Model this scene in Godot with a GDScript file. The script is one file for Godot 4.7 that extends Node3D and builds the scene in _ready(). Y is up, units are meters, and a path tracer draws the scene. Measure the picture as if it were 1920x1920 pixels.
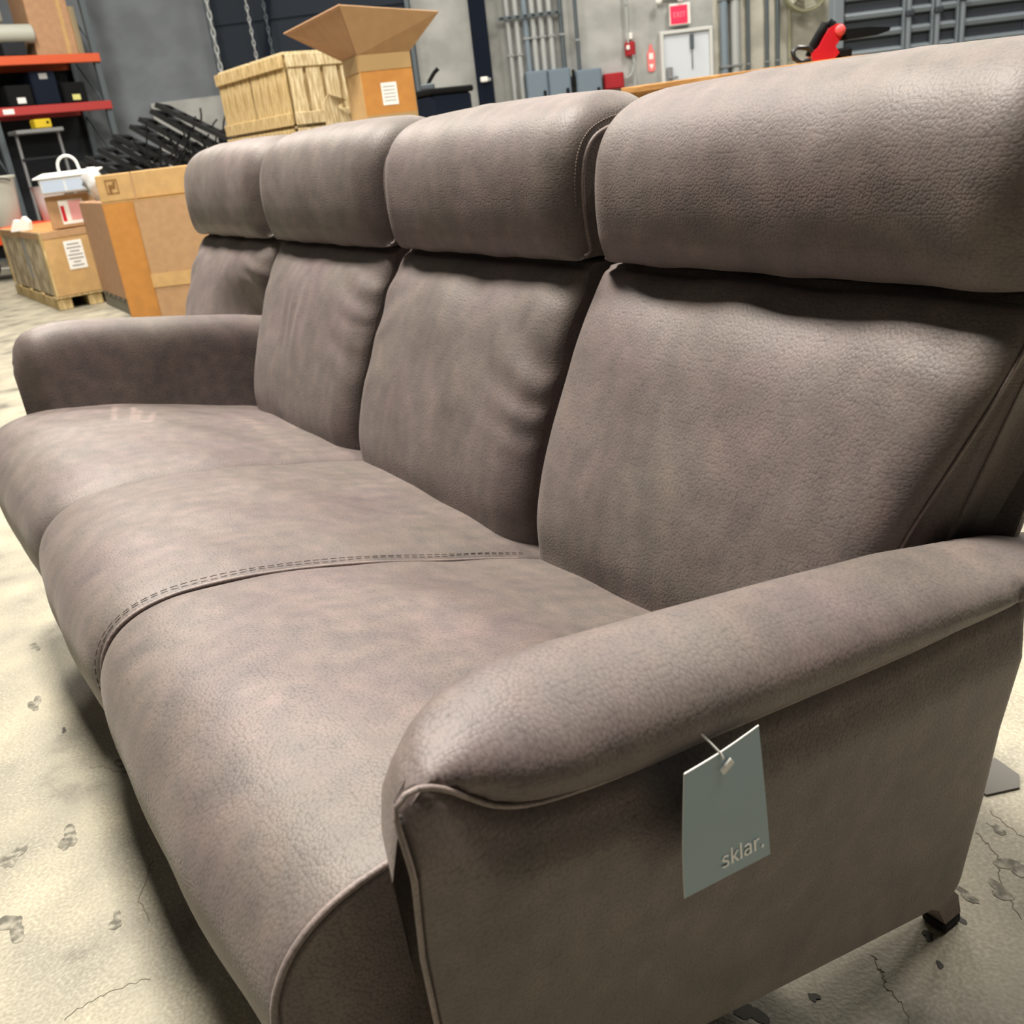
extends Node3D

# Measured frames.  The sofa runs along x with its front towards +z; the hall is turned against it.
const EYE := Vector3(1.12269, 1.06046, 0.70574)
const TURN := 1.02442

var used := {}
var M := {}
var mottle := FastNoiseLite.new()
var tint := FastNoiseLite.new()
var streak := FastNoiseLite.new()


# ------------------------------------------------------------------ mesh helpers
class MB:
	var v := PackedVector3Array()
	var n := PackedVector3Array()
	var c := PackedColorArray()
	var uv := PackedVector2Array()
	var idx := PackedInt32Array()
	var xf := Transform3D.IDENTITY

	func tri(a: Vector3, b: Vector3, d: Vector3) -> void:
		var k := v.size()
		var nn := (b - a).cross(d - a).normalized()
		for p: Vector3 in [a, b, d]:
			v.append(xf * p); n.append((xf.basis * nn).normalized()); c.append(Color(1, 1, 1)); uv.append(Vector2(p.x, p.y))
		idx.append_array(PackedInt32Array([k, k + 2, k + 1]))

	func quad(a: Vector3, b: Vector3, d: Vector3, e: Vector3) -> void:
		tri(a, b, d); tri(a, d, e)

	# rows of points; normal is (next row) x (next point in the row)
	func grid(rows: Array, closed := false, col = null) -> void:
		var nr := rows.size()
		var nc: int = rows[0].size()
		var base := v.size()
		var acc := PackedVector3Array(); acc.resize(nr * nc)
		var at := PackedInt32Array()
		var lim := nc if closed else nc - 1
		for j in nr - 1:
			for i in lim:
				var i2 := (i + 1) % nc
				var a: Vector3 = rows[j][i]; var b: Vector3 = rows[j + 1][i]; var d: Vector3 = rows[j + 1][i2]; var e: Vector3 = rows[j][i2]
				var fn := (d - a).cross(e - b)
				var ka := j * nc + i; var kb := ka + nc; var kd := (j + 1) * nc + i2; var ke := j * nc + i2
				acc[ka] += fn; acc[kb] += fn; acc[kd] += fn; acc[ke] += fn
				at.append_array(PackedInt32Array([base + ka, base + kd, base + kb, base + ka, base + ke, base + kd]))
		for j in nr:
			for i in nc:
				var p: Vector3 = rows[j][i]
				var q := acc[j * nc + i]
				v.append(xf * p); n.append((xf.basis * (q.normalized() if q.length_squared() > 1e-20 else Vector3.UP)).normalized())
				c.append(col.call(p) if col != null else Color(1, 1, 1)); uv.append(Vector2(float(i) / nc, float(j) / nr))
		idx.append_array(at)

	func box(ctr: Vector3, s: Vector3, ch := 0.004, b := Basis.IDENTITY) -> void:
		var h := s / 2.0
		ch = minf(ch, minf(h.x, minf(h.y, h.z)) * 0.45)
		var P := func(x: float, y: float, z: float, ax: int) -> Vector3:
			var q := Vector3(x * (h.x - (0.0 if ax == 0 else ch)), y * (h.y - (0.0 if ax == 1 else ch)), z * (h.z - (0.0 if ax == 2 else ch)))
			return ctr + b * q
		for ax in 3:
			for sg: float in [-1.0, 1.0]:
				var q := []
				for uvs: Vector2 in [Vector2(-1, -1), Vector2(1, -1), Vector2(1, 1), Vector2(-1, 1)]:
					var a := [0.0, 0.0, 0.0]
					a[ax] = sg; a[(ax + 1) % 3] = uvs.x; a[(ax + 2) % 3] = uvs.y
					q.append(P.call(a[0], a[1], a[2], ax))
				if sg > 0: quad(q[0], q[1], q[2], q[3])
				else: quad(q[3], q[2], q[1], q[0])
		if ch <= 0.0: return
		for ax in 3:   # edges along ax
			var u := (ax + 1) % 3; var w := (ax + 2) % 3
			for su: float in [-1.0, 1.0]:
				for sw: float in [-1.0, 1.0]:
					var pts := []
					for k in 4:
						var a := [0.0, 0.0, 0.0]
						a[u] = su; a[w] = sw; a[ax] = -1.0 if k < 2 else 1.0
						pts.append(P.call(a[0], a[1], a[2], u if k == 0 or k == 3 else w))
					if su * sw > 0: quad(pts[0], pts[1], pts[2], pts[3])
					else: quad(pts[3], pts[2], pts[1], pts[0])
		for x: float in [-1.0, 1.0]:
			for y: float in [-1.0, 1.0]:
				for z: float in [-1.0, 1.0]:
					var a: Vector3 = P.call(x, y, z, 0); var d: Vector3 = P.call(x, y, z, 1); var e: Vector3 = P.call(x, y, z, 2)
					if x * y * z > 0: tri(a, d, e)
					else: tri(a, e, d)

	func tube(pts: Array, r: float, sides := 8, caps := true) -> void:
		var rows := []
		var up := Vector3(0.123, 0.97, 0.2)
		for i in pts.size():
			var t: Vector3 = (pts[mini(i + 1, pts.size() - 1)] - pts[maxi(i - 1, 0)]).normalized()
			if absf(t.dot(up.normalized())) > 0.95: up = Vector3(0.9, 0.1, 0.3)
			var a := t.cross(up).normalized()
			var b := t.cross(a).normalized()
			var row := []
			for k in sides:
				var th := TAU * k / sides
				row.append(pts[i] + (a * cos(th) + b * sin(th)) * r)
			rows.append(row)
		rows.reverse()
		for row in rows: row.reverse()
		rows.reverse()
		grid_any(rows, pts)
		if caps:
			for e in [0, rows.size() - 1]:
				var o: Vector3 = pts[e]
				for k in sides:
					var a: Vector3 = rows[e][k]; var b: Vector3 = rows[e][(k + 1) % sides]
					var out: Vector3 = (pts[0] - pts[1]) if e == 0 else (pts[-1] - pts[-2])
					if (a - o).cross(b - o).dot(out) > 0: tri(o, a, b)
					else: tri(o, b, a)

	func grid_any(rows: Array, axis: Array) -> void:   # closed rings, turned outward
		var a: Vector3 = rows[0][0]; var b: Vector3 = rows[1][0]; var d: Vector3 = rows[0][1]
		if (b - a).cross(d - a).dot(a - axis[0]) < 0:
			for row in rows: row.reverse()
		grid(rows, true)

	func lathe(prof: Array, sides := 24, o := Vector3.ZERO, b := Basis.IDENTITY) -> void:   # (r, y) from the bottom up
		var rows := []
		for k in sides + 1:
			var th := TAU * k / sides
			var row := []
			for p: Vector2 in prof: row.append(o + b * Vector3(p.x * cos(th), p.y, -p.x * sin(th)))
			rows.append(row)
		grid(rows)

	func prism(poly: PackedVector2Array, z0: float, z1: float, b := Transform3D.IDENTITY) -> void:   # outline in x,y
		if Geometry2D.is_polygon_clockwise(poly): poly.reverse()
		var t := Geometry2D.triangulate_polygon(poly)
		for k in range(0, t.size(), 3):
			var q := []
			for m in 3: q.append(poly[t[k + m]])
			if (q[1] - q[0]).cross(q[2] - q[0]) < 0: q.reverse()
			tri(b * Vector3(q[0].x, q[0].y, z1), b * Vector3(q[1].x, q[1].y, z1), b * Vector3(q[2].x, q[2].y, z1))
			tri(b * Vector3(q[2].x, q[2].y, z0), b * Vector3(q[1].x, q[1].y, z0), b * Vector3(q[0].x, q[0].y, z0))
		for k in poly.size():
			var p := poly[k]; var r := poly[(k + 1) % poly.size()]
			quad(b * Vector3(p.x, p.y, z0), b * Vector3(r.x, r.y, z0), b * Vector3(r.x, r.y, z1), b * Vector3(p.x, p.y, z1))

	func mesh() -> ArrayMesh:
		var a := []
		a.resize(Mesh.ARRAY_MAX)
		a[Mesh.ARRAY_VERTEX] = v; a[Mesh.ARRAY_NORMAL] = n; a[Mesh.ARRAY_COLOR] = c; a[Mesh.ARRAY_TEX_UV] = uv; a[Mesh.ARRAY_INDEX] = idx
		var m := ArrayMesh.new()
		m.add_surface_from_arrays(Mesh.PRIMITIVE_TRIANGLES, a)
		return m


func numbered(s: String) -> String:
	if not used.has(s):
		used[s] = 0
		return s
	used[s] += 1
	return "%s_%03d" % [s, used[s]]


func obj(called: String, m, mat: Material, parent: Node = self, label := "") -> MeshInstance3D:
	var o := MeshInstance3D.new()
	o.name = numbered(called)
	o.mesh = m.mesh() if m is MB else m
	o.material_override = mat
	if label: o.set_meta("label", label)
	parent.add_child(o, true)
	return o


func thing(called: String, label: String, category: String, at := Vector3.ZERO, turn := 0.0, group := "") -> Node3D:
	var o := Node3D.new()
	o.name = numbered(called)
	add_child(o)
	o.position = at; o.rotation.y = turn
	o.set_meta("label", label); o.set_meta("category", category)
	if group: o.set_meta("group", group)
	return o


func struct(called: String, m, mat: Material, label := "", parent: Node = self) -> MeshInstance3D:
	var o := obj(called, m, mat, parent, label)
	o.set_meta("kind", "structure")
	return o


func rp(r: float, f: float, y := 0.0) -> Vector3:   # the hall's own axes: r metres to the right, f metres ahead
	return Vector3(EYE.x, y, EYE.z) + Vector3(cos(TURN), 0, -sin(TURN)) * r + Vector3(-sin(TURN), 0, -cos(TURN)) * f


func curve(pts: Array, m: int, closed := false) -> PackedVector2Array:   # Catmull-Rom, evenly spaced
	var fine := PackedVector2Array()
	var k := pts.size()
	for i in (k if closed else k - 1):
		var a: Vector2 = pts[(i - 1 + k) % k] if closed or i > 0 else pts[0]
		var b: Vector2 = pts[i]; var c: Vector2 = pts[(i + 1) % k]
		var d: Vector2 = pts[(i + 2) % k] if closed or i + 2 < k else pts[k - 1]
		for s in 12: fine.append(b.cubic_interpolate(c, a, d, s / 12.0))
	fine.append(pts[0] if closed else pts[k - 1])
	var len := PackedFloat32Array([0.0])
	for i in range(1, fine.size()): len.append(len[i - 1] + fine[i].distance_to(fine[i - 1]))
	var out := PackedVector2Array()
	var j := 0
	for i in m:
		var t := len[-1] * i / float(m if closed else m - 1)
		while j < len.size() - 2 and len[j + 1] < t: j += 1
		var g := maxf(len[j + 1] - len[j], 1e-9)
		out.append(fine[j].lerp(fine[j + 1], clampf((t - len[j]) / g, 0, 1)))
	return out


func look(tab: Array, x: float) -> float:   # piecewise linear table of Vector2(x, y), x rising
	if x <= tab[0].x: return tab[0].y
	for i in range(1, tab.size()):
		if x <= tab[i].x: return lerpf(tab[i - 1].y, tab[i].y, (x - tab[i - 1].x) / (tab[i].x - tab[i - 1].x))
	return tab[-1].y


# ------------------------------------------------------------------ materials
func mat(col: Color, rough := 0.7, metal := 0.0) -> StandardMaterial3D:
	var m := StandardMaterial3D.new()
	m.albedo_color = col; m.roughness = rough; m.metallic = metal
	return m


func rgb8(r: int, g: int, b: int) -> Color:
	return Color(r / 255.0, g / 255.0, b / 255.0)


func tri_map(m: StandardMaterial3D, scale: Vector3, world := false) -> void:
	m.uv1_triplanar = true
	m.uv1_world_triplanar = world
	m.uv1_scale = scale


func noise_tex(freq: float, lo: Color, hi: Color, seed_ := 1, size := 512, oct := 4, pos := [0.25, 0.75]) -> NoiseTexture2D:
	var n := FastNoiseLite.new()
	n.noise_type = FastNoiseLite.TYPE_SIMPLEX_SMOOTH; n.seed = seed_; n.frequency = freq; n.fractal_octaves = oct
	var g := Gradient.new()
	g.offsets = PackedFloat32Array(pos); g.colors = PackedColorArray([lo, hi])
	var t := NoiseTexture2D.new()
	t.width = size; t.height = size; t.seamless = true; t.noise = n; t.color_ramp = g; t.normalize = true
	return t


func noise_image(type: int, freq: float, seed_: int, size: int, oct := 1) -> PackedByteArray:
	var n := FastNoiseLite.new()
	n.noise_type = type; n.seed = seed_; n.frequency = freq; n.fractal_octaves = oct
	if oct == 1: n.fractal_type = FastNoiseLite.FRACTAL_NONE
	if type == FastNoiseLite.TYPE_CELLULAR:
		n.cellular_return_type = FastNoiseLite.RETURN_DISTANCE; n.cellular_jitter = 0.85
	var im := n.get_seamless_image(size, size, false, false, 0.12, true)
	im.convert(Image.FORMAT_L8)
	return im.get_data()


func leather() -> StandardMaterial3D:
	var S := 1024
	var cell := noise_image(FastNoiseLite.TYPE_CELLULAR, 0.085, 5, S)
	var fine := noise_image(FastNoiseLite.TYPE_SIMPLEX_SMOOTH, 0.11, 6, S, 3)
	var broad := noise_image(FastNoiseLite.TYPE_SIMPLEX_SMOOTH, 0.006, 7, S, 4)
	var alb := PackedByteArray(); alb.resize(S * S * 3)
	var hgt := PackedByteArray(); hgt.resize(S * S)
	for i in S * S:
		var p := 1.0 - minf(cell[i] / 235.0, 1.0)
		p = sqrt(p)
		var f := fine[i] / 255.0
		var b := broad[i] / 255.0
		hgt[i] = int(clampf(p * 205.0 + f * 50.0, 0, 255))
		var a := 203.0 + (p - 0.6) * 70.0 + (f - 0.5) * 22.0 + (b - 0.5) * 40.0
		alb[i * 3] = int(clampf(a + (b - 0.5) * 8.0, 0, 255)); alb[i * 3 + 1] = int(clampf(a, 0, 255)); alb[i * 3 + 2] = int(clampf(a - (b - 0.5) * 6.0, 0, 255))
	var m := mat(rgb8(150, 135, 130), 0.57)
	m.albedo_texture = ImageTexture.create_from_image(Image.create_from_data(S, S, false, Image.FORMAT_RGB8, alb))
	var h := Image.create_from_data(S, S, false, Image.FORMAT_L8, hgt)
	h.convert(Image.FORMAT_RGBA8)
	h.bump_map_to_normal_map(4.0)
	m.normal_enabled = true
	m.normal_texture = ImageTexture.create_from_image(h)
	m.normal_scale = 0.6
	m.vertex_color_use_as_albedo = true
	m.rim_enabled = true; m.rim = 0.22; m.rim_tint = 0.5
	m.metallic_specular = 0.55
	tri_map(m, Vector3.ONE * 3.3)
	return m


func concrete() -> StandardMaterial3D:
	var S := 1024
	var a := noise_image(FastNoiseLite.TYPE_SIMPLEX_SMOOTH, 0.004, 11, S, 6)
	var b := noise_image(FastNoiseLite.TYPE_SIMPLEX_SMOOTH, 0.16, 12, S, 4)
	var k := noise_image(FastNoiseLite.TYPE_CELLULAR, 0.012, 13, S, 3)
	var d := PackedByteArray(); d.resize(S * S * 3)
	for i in S * S:
		var x := a[i] / 255.0 - 0.5
		var y := b[i] / 255.0 - 0.5
		var q := 196.0 + x * 62.0 + y * 58.0
		if y > 0.3: q += 14.0
		if x < -0.17: q -= (-0.17 - x) * 160.0
		if k[i] < 14 and x < 0.0: q -= 12.0
		d[i * 3] = int(clampf(q + 2.0, 0, 255)); d[i * 3 + 1] = int(clampf(q - 2.0 - x * 4.0, 0, 255)); d[i * 3 + 2] = int(clampf(q - 20.0 - x * 16.0, 0, 255))
	var m := mat(rgb8(194, 192, 189), 0.62)
	m.albedo_texture = ImageTexture.create_from_image(Image.create_from_data(S, S, false, Image.FORMAT_RGB8, d))
	var h := Image.create_from_data(S, S, false, Image.FORMAT_L8, b)
	h.convert(Image.FORMAT_RGBA8)
	h.bump_map_to_normal_map(1.6)
	m.normal_enabled = true; m.normal_texture = ImageTexture.create_from_image(h); m.normal_scale = 0.5
	tri_map(m, Vector3.ONE * 0.8, true)
	return m


func make_materials() -> void:
	M.leather = leather()
	M.seam = mat(rgb8(48, 42, 40), 0.8)
	M.thread = mat(rgb8(96, 86, 81), 0.7)
	M.pale_thread = mat(rgb8(120, 108, 100), 0.7)
	M.concrete = concrete()
	M.stain = mat(rgb8(150, 146, 132), 0.7); M.stain.albedo_texture = noise_tex(0.03, rgb8(150, 150, 145), rgb8(255, 255, 255), 21, 256); tri_map(M.stain, Vector3.ONE * 6.0, true)
	M.dark_stain = mat(rgb8(62, 60, 54), 0.7)
	M.crack = mat(rgb8(120, 114, 100), 0.9)
	M.wall = mat(rgb8(176, 178, 176), 0.85); M.wall.albedo_texture = noise_tex(0.012, rgb8(222, 222, 222), rgb8(255, 255, 255), 31); tri_map(M.wall, Vector3.ONE * 0.35, true)
	M.wall_dimmed = mat(rgb8(120, 127, 134), 0.85); M.wall_dimmed.albedo_texture = noise_tex(0.01, rgb8(225, 225, 225), rgb8(255, 255, 255), 32); tri_map(M.wall_dimmed, Vector3.ONE * 0.3, true)  # blue-grey wall, with the dimmer light on the left put into its colour
	M.wall_cream = mat(rgb8(190, 188, 176), 0.85); M.wall_cream.albedo_texture = M.wall.albedo_texture; tri_map(M.wall_cream, Vector3.ONE * 0.4, true)
	M.ceiling = mat(rgb8(70, 70, 72), 0.9)
	M.wall_shed = mat(rgb8(88, 90, 92), 0.9)
	M.curtain = mat(rgb8(44, 50, 58), 0.75)
	M.navy = mat(rgb8(26, 32, 44), 0.6)
	M.column = mat(rgb8(20, 26, 38), 0.6)
	M.black = mat(rgb8(26, 27, 28), 0.5)
	M.black_shiny = mat(rgb8(30, 32, 33), 0.32)
	M.rubber = mat(rgb8(20, 20, 20), 0.8)
	M.steel = mat(rgb8(150, 153, 155), 0.45, 0.6)
	M.conduit = mat(rgb8(172, 176, 176), 0.5, 0.2)
	M.pipe_blue = mat(rgb8(120, 134, 146), 0.5)
	M.panel_blue = mat(rgb8(108, 124, 138), 0.5)
	M.red = mat(rgb8(160, 16, 30), 0.45)
	M.red_bright = mat(rgb8(196, 26, 40), 0.4)
	M.white = mat(rgb8(232, 232, 228), 0.6)
	M.paper = mat(rgb8(238, 238, 234), 0.75)
	M.label_grey = mat(rgb8(150, 150, 150), 0.8)
	M.ink = mat(rgb8(60, 56, 52), 0.8)
	M.door = mat(rgb8(206, 213, 222), 0.5)
	M.frame = mat(rgb8(206, 208, 206), 0.55)
	M.card = mat(rgb8(178, 142, 104), 0.85); M.card.albedo_texture = noise_tex(0.02, rgb8(243, 243, 243), rgb8(255, 255, 255), 41); tri_map(M.card, Vector3(1.2, 1.2, 1.2))
	M.card_orange = mat(rgb8(188, 130, 62), 0.8); M.card_orange.albedo_texture = M.card.albedo_texture; tri_map(M.card_orange, Vector3.ONE)
	M.card_tan = mat(rgb8(194, 158, 106), 0.85); M.card_tan.albedo_texture = M.card.albedo_texture; tri_map(M.card_tan, Vector3.ONE)
	M.card_pink = mat(rgb8(178, 139, 106), 0.85); M.card_pink.albedo_texture = M.card.albedo_texture; tri_map(M.card_pink, Vector3.ONE)
	M.tape = mat(rgb8(170, 142, 100), 0.3)
	M.print_brown = mat(rgb8(128, 92, 48), 0.85)
	M.wood = mat(rgb8(212, 190, 142), 0.8); M.wood.albedo_texture = noise_tex(0.02, rgb8(205, 195, 175), rgb8(255, 255, 255), 51); tri_map(M.wood, Vector3(4.0, 0.6, 4.0))
	M.wood_pale = mat(rgb8(226, 212, 176), 0.8); M.wood_pale.albedo_texture = M.wood.albedo_texture; tri_map(M.wood_pale, Vector3(4.0, 0.6, 4.0))
	M.ply = mat(rgb8(196, 148, 90), 0.7); M.ply.albedo_texture = M.wood.albedo_texture; tri_map(M.ply, Vector3(0.6, 4.0, 4.0))
	M.ply_pale = mat(rgb8(206, 192, 164), 0.8); M.ply_pale.albedo_texture = noise_tex(0.008, rgb8(190, 185, 178), rgb8(255, 255, 255), 52); tri_map(M.ply_pale, Vector3.ONE)
	M.pallet_grey = mat(rgb8(120, 116, 104), 0.85)
	M.beam_orange = mat(rgb8(206, 88, 48), 0.5)
	M.beam_red = mat(rgb8(168, 52, 50), 0.5)
	M.upright = mat(rgb8(84, 94, 100), 0.5, 0.2)
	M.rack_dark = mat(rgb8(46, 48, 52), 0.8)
	M.grey_plastic = mat(rgb8(176, 178, 168), 0.5)
	M.yellow = mat(rgb8(206, 178, 30), 0.5)
	M.orange_paint = mat(rgb8(222, 74, 34), 0.45)
	M.foil = mat(rgb8(222, 230, 240), 0.4)
	M.bag = mat(rgb8(196, 196, 196), 0.4)
	M.pink_print = mat(rgb8(224, 160, 160), 0.7)
	M.container = mat(rgb8(112, 122, 130), 0.5, 0.1)
	M.container_dark = mat(rgb8(46, 52, 60), 0.6)
	M.tag = mat(rgb8(152, 174, 186), 0.55)
	M.tag_print = mat(rgb8(255, 255, 255), 0.5)
	M.olive = mat(rgb8(150, 150, 124), 0.5)
	M.exit_red = mat(rgb8(235, 40, 70), 0.4); M.exit_red.emission_enabled = true; M.exit_red.emission = rgb8(255, 40, 80); M.exit_red.emission_energy_multiplier = 0.55
	for k: String in ["curtain", "navy", "column", "black", "rack_dark"]: M[k].metallic_specular = 0.15
	M.lamp_glow = mat(Color(1, 1, 1), 0.5); M.lamp_glow.emission_enabled = true; M.lamp_glow.emission = Color(1.0, 0.97, 0.9); M.lamp_glow.emission_energy_multiplier = 1.6


# ------------------------------------------------------------------ sofa
func leather_tone(p: Vector3) -> Color:
	var a := mottle.get_noise_3dv(p) * 0.5 + mottle.get_noise_3dv(p * 2.7 + Vector3(9, 3, 1)) * 0.3
	var s := streak.get_noise_3d(p.x * 1.0, p.y * 0.6, p.z * 2.6) * 0.35
	var t := tint.get_noise_3dv(p)
	var nap := smoothstep(0.12, 0.3, tint.get_noise_3dv(p * 1.9 + Vector3(40, 7, 2))) - smoothstep(0.15, 0.35, tint.get_noise_3dv(p * 2.3 + Vector3(-12, 30, 5)))
	var k := clampf(0.63 + 0.24 * a + 0.12 * s - 0.045 * nap, 0.3, 1.0)
	return Color(k * (1.0 - 0.05 * t), k * (1.0 + 0.05 * t), k * (1.0 - 0.05 * t))


func seg_dist(p: Vector2, a: Vector2, b: Vector2) -> float:
	var t := clampf((p - a).dot(b - a) / maxf((b - a).length_squared(), 1e-9), 0, 1)
	return p.distance_to(a.lerp(b, t))


const SCUFFS := [   # chalky rubbed marks on the far seat: x0, z0, x1, z1
	[-1.235, 0.335, -1.05, 0.372], [-1.197, 0.301, -1.014, 0.341], [-1.110, 0.355, -1.091, 0.326],
	[-1.154, 0.297, -1.030, 0.329], [-1.020, 0.330, -0.996, 0.312], [-1.005, 0.306, -1.120, 0.274]]


func scuffed_tone(p: Vector3) -> Color:
	var c := leather_tone(p)
	if p.y < 0.4: return c
	var d := 1.0
	for s: Array in SCUFFS:
		d = minf(d, seg_dist(Vector2(p.x, p.z), Vector2(s[0], s[1]), Vector2(s[2], s[3])))
	var k := smoothstep(0.0085, 0.0035, d) * (0.55 + 0.5 * mottle.get_noise_3dv(p * 14.0))
	var d2 := Vector2((p.x + 0.95) / 0.14, (p.z - 0.10) / 0.035).length()
	k = maxf(k, 0.5 * smoothstep(1.0, 0.3, d2) * (0.5 + mottle.get_noise_3dv(p * 18.0)))
	return c.lerp(Color(1, 0.96, 0.92), clampf(k * 1.6, 0, 0.9))


# a soft body: an outline in (z, y) drawn out along x, its ends rounded over widths wl / wr to a depth of dl / dr
func loft(outline: PackedVector2Array, xa: float, xb: float, wl: float, wr: float, dl: float, dr: float, nx: int, bulge: Callable, move: Callable, col: Callable, flat_low := 1.0, flat_high := 1.0) -> MB:
	var c := outline.duplicate()
	var area := 0.0
	for i in c.size(): area += c[i].cross(c[(i + 1) % c.size()])
	if area < 0: c.reverse()
	var nm := PackedVector2Array()
	for i in c.size():
		var t := c[(i + 1) % c.size()] - c[(i - 1 + c.size()) % c.size()]
		nm.append(Vector2(t.y, -t.x).normalized())
	var xs := []
	for k in 7: xs.append([xa + wl * (1 - cos(PI / 2 * k / 6.0)), dl * (1 - sin(PI / 2 * k / 6.0))])
	for k in range(1, nx): xs.append([lerpf(xa + wl, xb - wr, float(k) / nx), 0.0])
	for k in range(6, -1, -1): xs.append([xb - wr * (1 - cos(PI / 2 * k / 6.0)), dr * (1 - sin(PI / 2 * k / 6.0))])
	var rows := []
	for e in xs:
		var row := []
		for i in c.size():
			var q: Vector2 = c[i] + nm[i] * bulge.call(e[0], c[i], nm[i]) - Vector2(nm[i].x, nm[i].y * (flat_low if nm[i].y < 0.0 else flat_high)) * e[1]
			row.append(move.call(Vector3(e[0], q.y, q.x)))
		rows.append(row)
	var mb := MB.new()
	mb.grid(rows, true, col)
	for e in 2:   # end caps
		var row: Array = rows[0] if e == 0 else rows[-1]
		var poly := PackedVector2Array()
		for p: Vector3 in row: poly.append(Vector2(p.z, p.y))
		var t := Geometry2D.triangulate_polygon(poly)
		for k in range(0, t.size(), 3):
			var a: Vector3 = row[t[k]]; var b: Vector3 = row[t[k + 1]]; var d: Vector3 = row[t[k + 2]]
			var out := -1.0 if e == 0 else 1.0
			if (b - a).cross(d - a).x * out < 0:
				var sw := b; b = d; d = sw
			var k0 := mb.v.size()
			mb.tri(a, b, d)
			for m in 3: mb.c[k0 + m] = col.call(mb.v[k0 + m])
	return mb


const SEAT_Y := [Vector2(-1.3, 0.5), Vector2(-0.62, 1.0), Vector2(-0.3, 0.55), Vector2(0.0, 0.0), Vector2(0.3, 0.02), Vector2(0.6, 0.25)]


func seat_move(p: Vector3) -> Vector3:
	var g := look(SEAT_Y, p.x)
	return Vector3(p.x, p.y + g * (0.02 - 0.062 * clampf(p.z / 0.6, 0, 1)) * smoothstep(0.2, 0.42, p.y), p.z - 0.014 * g * smoothstep(0.4, 0.6, p.z))


func seat_outline(m: int) -> PackedVector2Array:
	return curve([Vector2(-.10, .38), Vector2(-.05, .425), Vector2(.007, .447), Vector2(.08, .472), Vector2(.149, .494), Vector2(.25, .528), Vector2(.331, .551), Vector2(.40, .567), Vector2(.451, .576), Vector2(.50, .581), Vector2(.537, .581), Vector2(.575, .574), Vector2(.605, .558), Vector2(.625, .533), Vector2(.634, .503), Vector2(.633, .46), Vector2(.624, .41), Vector2(.607, .35), Vector2(.585, .30), Vector2(.555, .26), Vector2(.50, .235), Vector2(.3, .215), Vector2(.05, .205), Vector2(-.08, .23), Vector2(-.12, .3)], m, true)


func stitch_row(pts: Array, r: float, dash: int, gap: int) -> MB:
	var mb := MB.new()
	var i := 0
	while i + dash < pts.size():
		mb.tube([pts[i], (pts[i] + pts[i + dash]) / 2.0, pts[i + dash]], r, 5)
		i += dash + gap
	return mb


func seat_line(x: float, inset: float, m := 420) -> Array:
	var out := []
	for q in seat_outline(m):
		if q.x > 0.0 and (q.y > 0.44 or q.x > 0.57): out.append(q)
	var res := []
	for i in range(1, out.size() - 1):
		var t: Vector2 = out[i + 1] - out[i - 1]
		var nn := Vector2(-t.y, t.x).normalized()
		var q: Vector2 = out[i] + nn * -inset
		res.append(seat_move(Vector3(x, q.y, q.x)))
	return res


func build_seats(sofa: Node3D) -> void:
	var xs := [[-1.325, -0.622, 240, 440], [-0.618, -0.002, 70, 180], [0.002, 0.597, 80, 220]]
	for k in 3:
		var xa: float = xs[k][0]; var xb: float = xs[k][1]
		var bul := func(x: float, q: Vector2, nn: Vector2) -> float:
			var s := (x - xa) / (xb - xa) * 2.0 - 1.0
			return (0.014 if nn.y > -0.5 else 0.004) * (1.0 - s * s) + 0.0016 * sin(x * 31.0 + q.x * 17.0) * sin(q.x * 23.0 - x * 9.0)
		var last := k == 2
		var mb := loft(seat_outline(xs[k][3]), xa, xb, 0.05, 0.014 if last else 0.045, 0.016, 0.006 if last else 0.014, xs[k][2], bul, seat_move, scuffed_tone if k == 0 else leather_tone)
		var part := obj("seat_cushion", mb, M.leather, sofa)
		var line := seat_line(xb - 0.008, 0.004 if not last else -0.001)
		if k > 0:
			var pm := MB.new()
			pm.tube(seat_line(xb - 0.002, -0.0015 if last else 0.0085, 160), 0.003 if last else 0.0026, 8)
			obj("piping", pm, M.leather, part)
			obj("stitching", stitch_row(seat_line(xb - (0.014 if last else 0.011), -0.0006 if last else 0.0016, 900), 0.0007, 4, 2), M.thread, part)
		else:
			obj("seam", _tube(seat_line(xb, 0.0125, 160), 0.003), M.leather, part)


func _tube(pts: Array, r: float, sides := 8) -> MB:
	var mb := MB.new()
	mb.tube(pts, r, sides)
	return mb


func back_front() -> Array:
	return [Vector2(.02, .36), Vector2(.004, .42), Vector2(.0, .457), Vector2(-.002, .51), Vector2(-.016, .566), Vector2(-.037, .62), Vector2(-.061, .67), Vector2(-.096, .74), Vector2(-.132, .805), Vector2(-.152, .836)]


func lumbar_outline(m: int) -> PackedVector2Array:
	var p := back_front()
	p.append_array([Vector2(-.172, .851), Vector2(-.205, .856), Vector2(-.26, .853), Vector2(-.300, .835), Vector2(-.275, .75), Vector2(-.245, .68), Vector2(-.200, .60), Vector2(-.14, .50), Vector2(-.11, .40), Vector2(-.07, .35), Vector2(-.02, .34)])
	return curve(p, m, true)


func head_outline(m: int) -> PackedVector2Array:
	return curve([Vector2(-.200, .857), Vector2(-.166, .857), Vector2(-.149, .865), Vector2(-.141, .888), Vector2(-.137, .92), Vector2(-.136, .95), Vector2(-.139, .99), Vector2(-.149, 1.03), Vector2(-.169, 1.063), Vector2(-.200, 1.086), Vector2(-.245, 1.099), Vector2(-.295, 1.100), Vector2(-.335, 1.086), Vector2(-.36, 1.055), Vector2(-.365, 1.0), Vector2(-.345, .93), Vector2(-.31, .872), Vector2(-.26, .857)], m, true)


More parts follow.
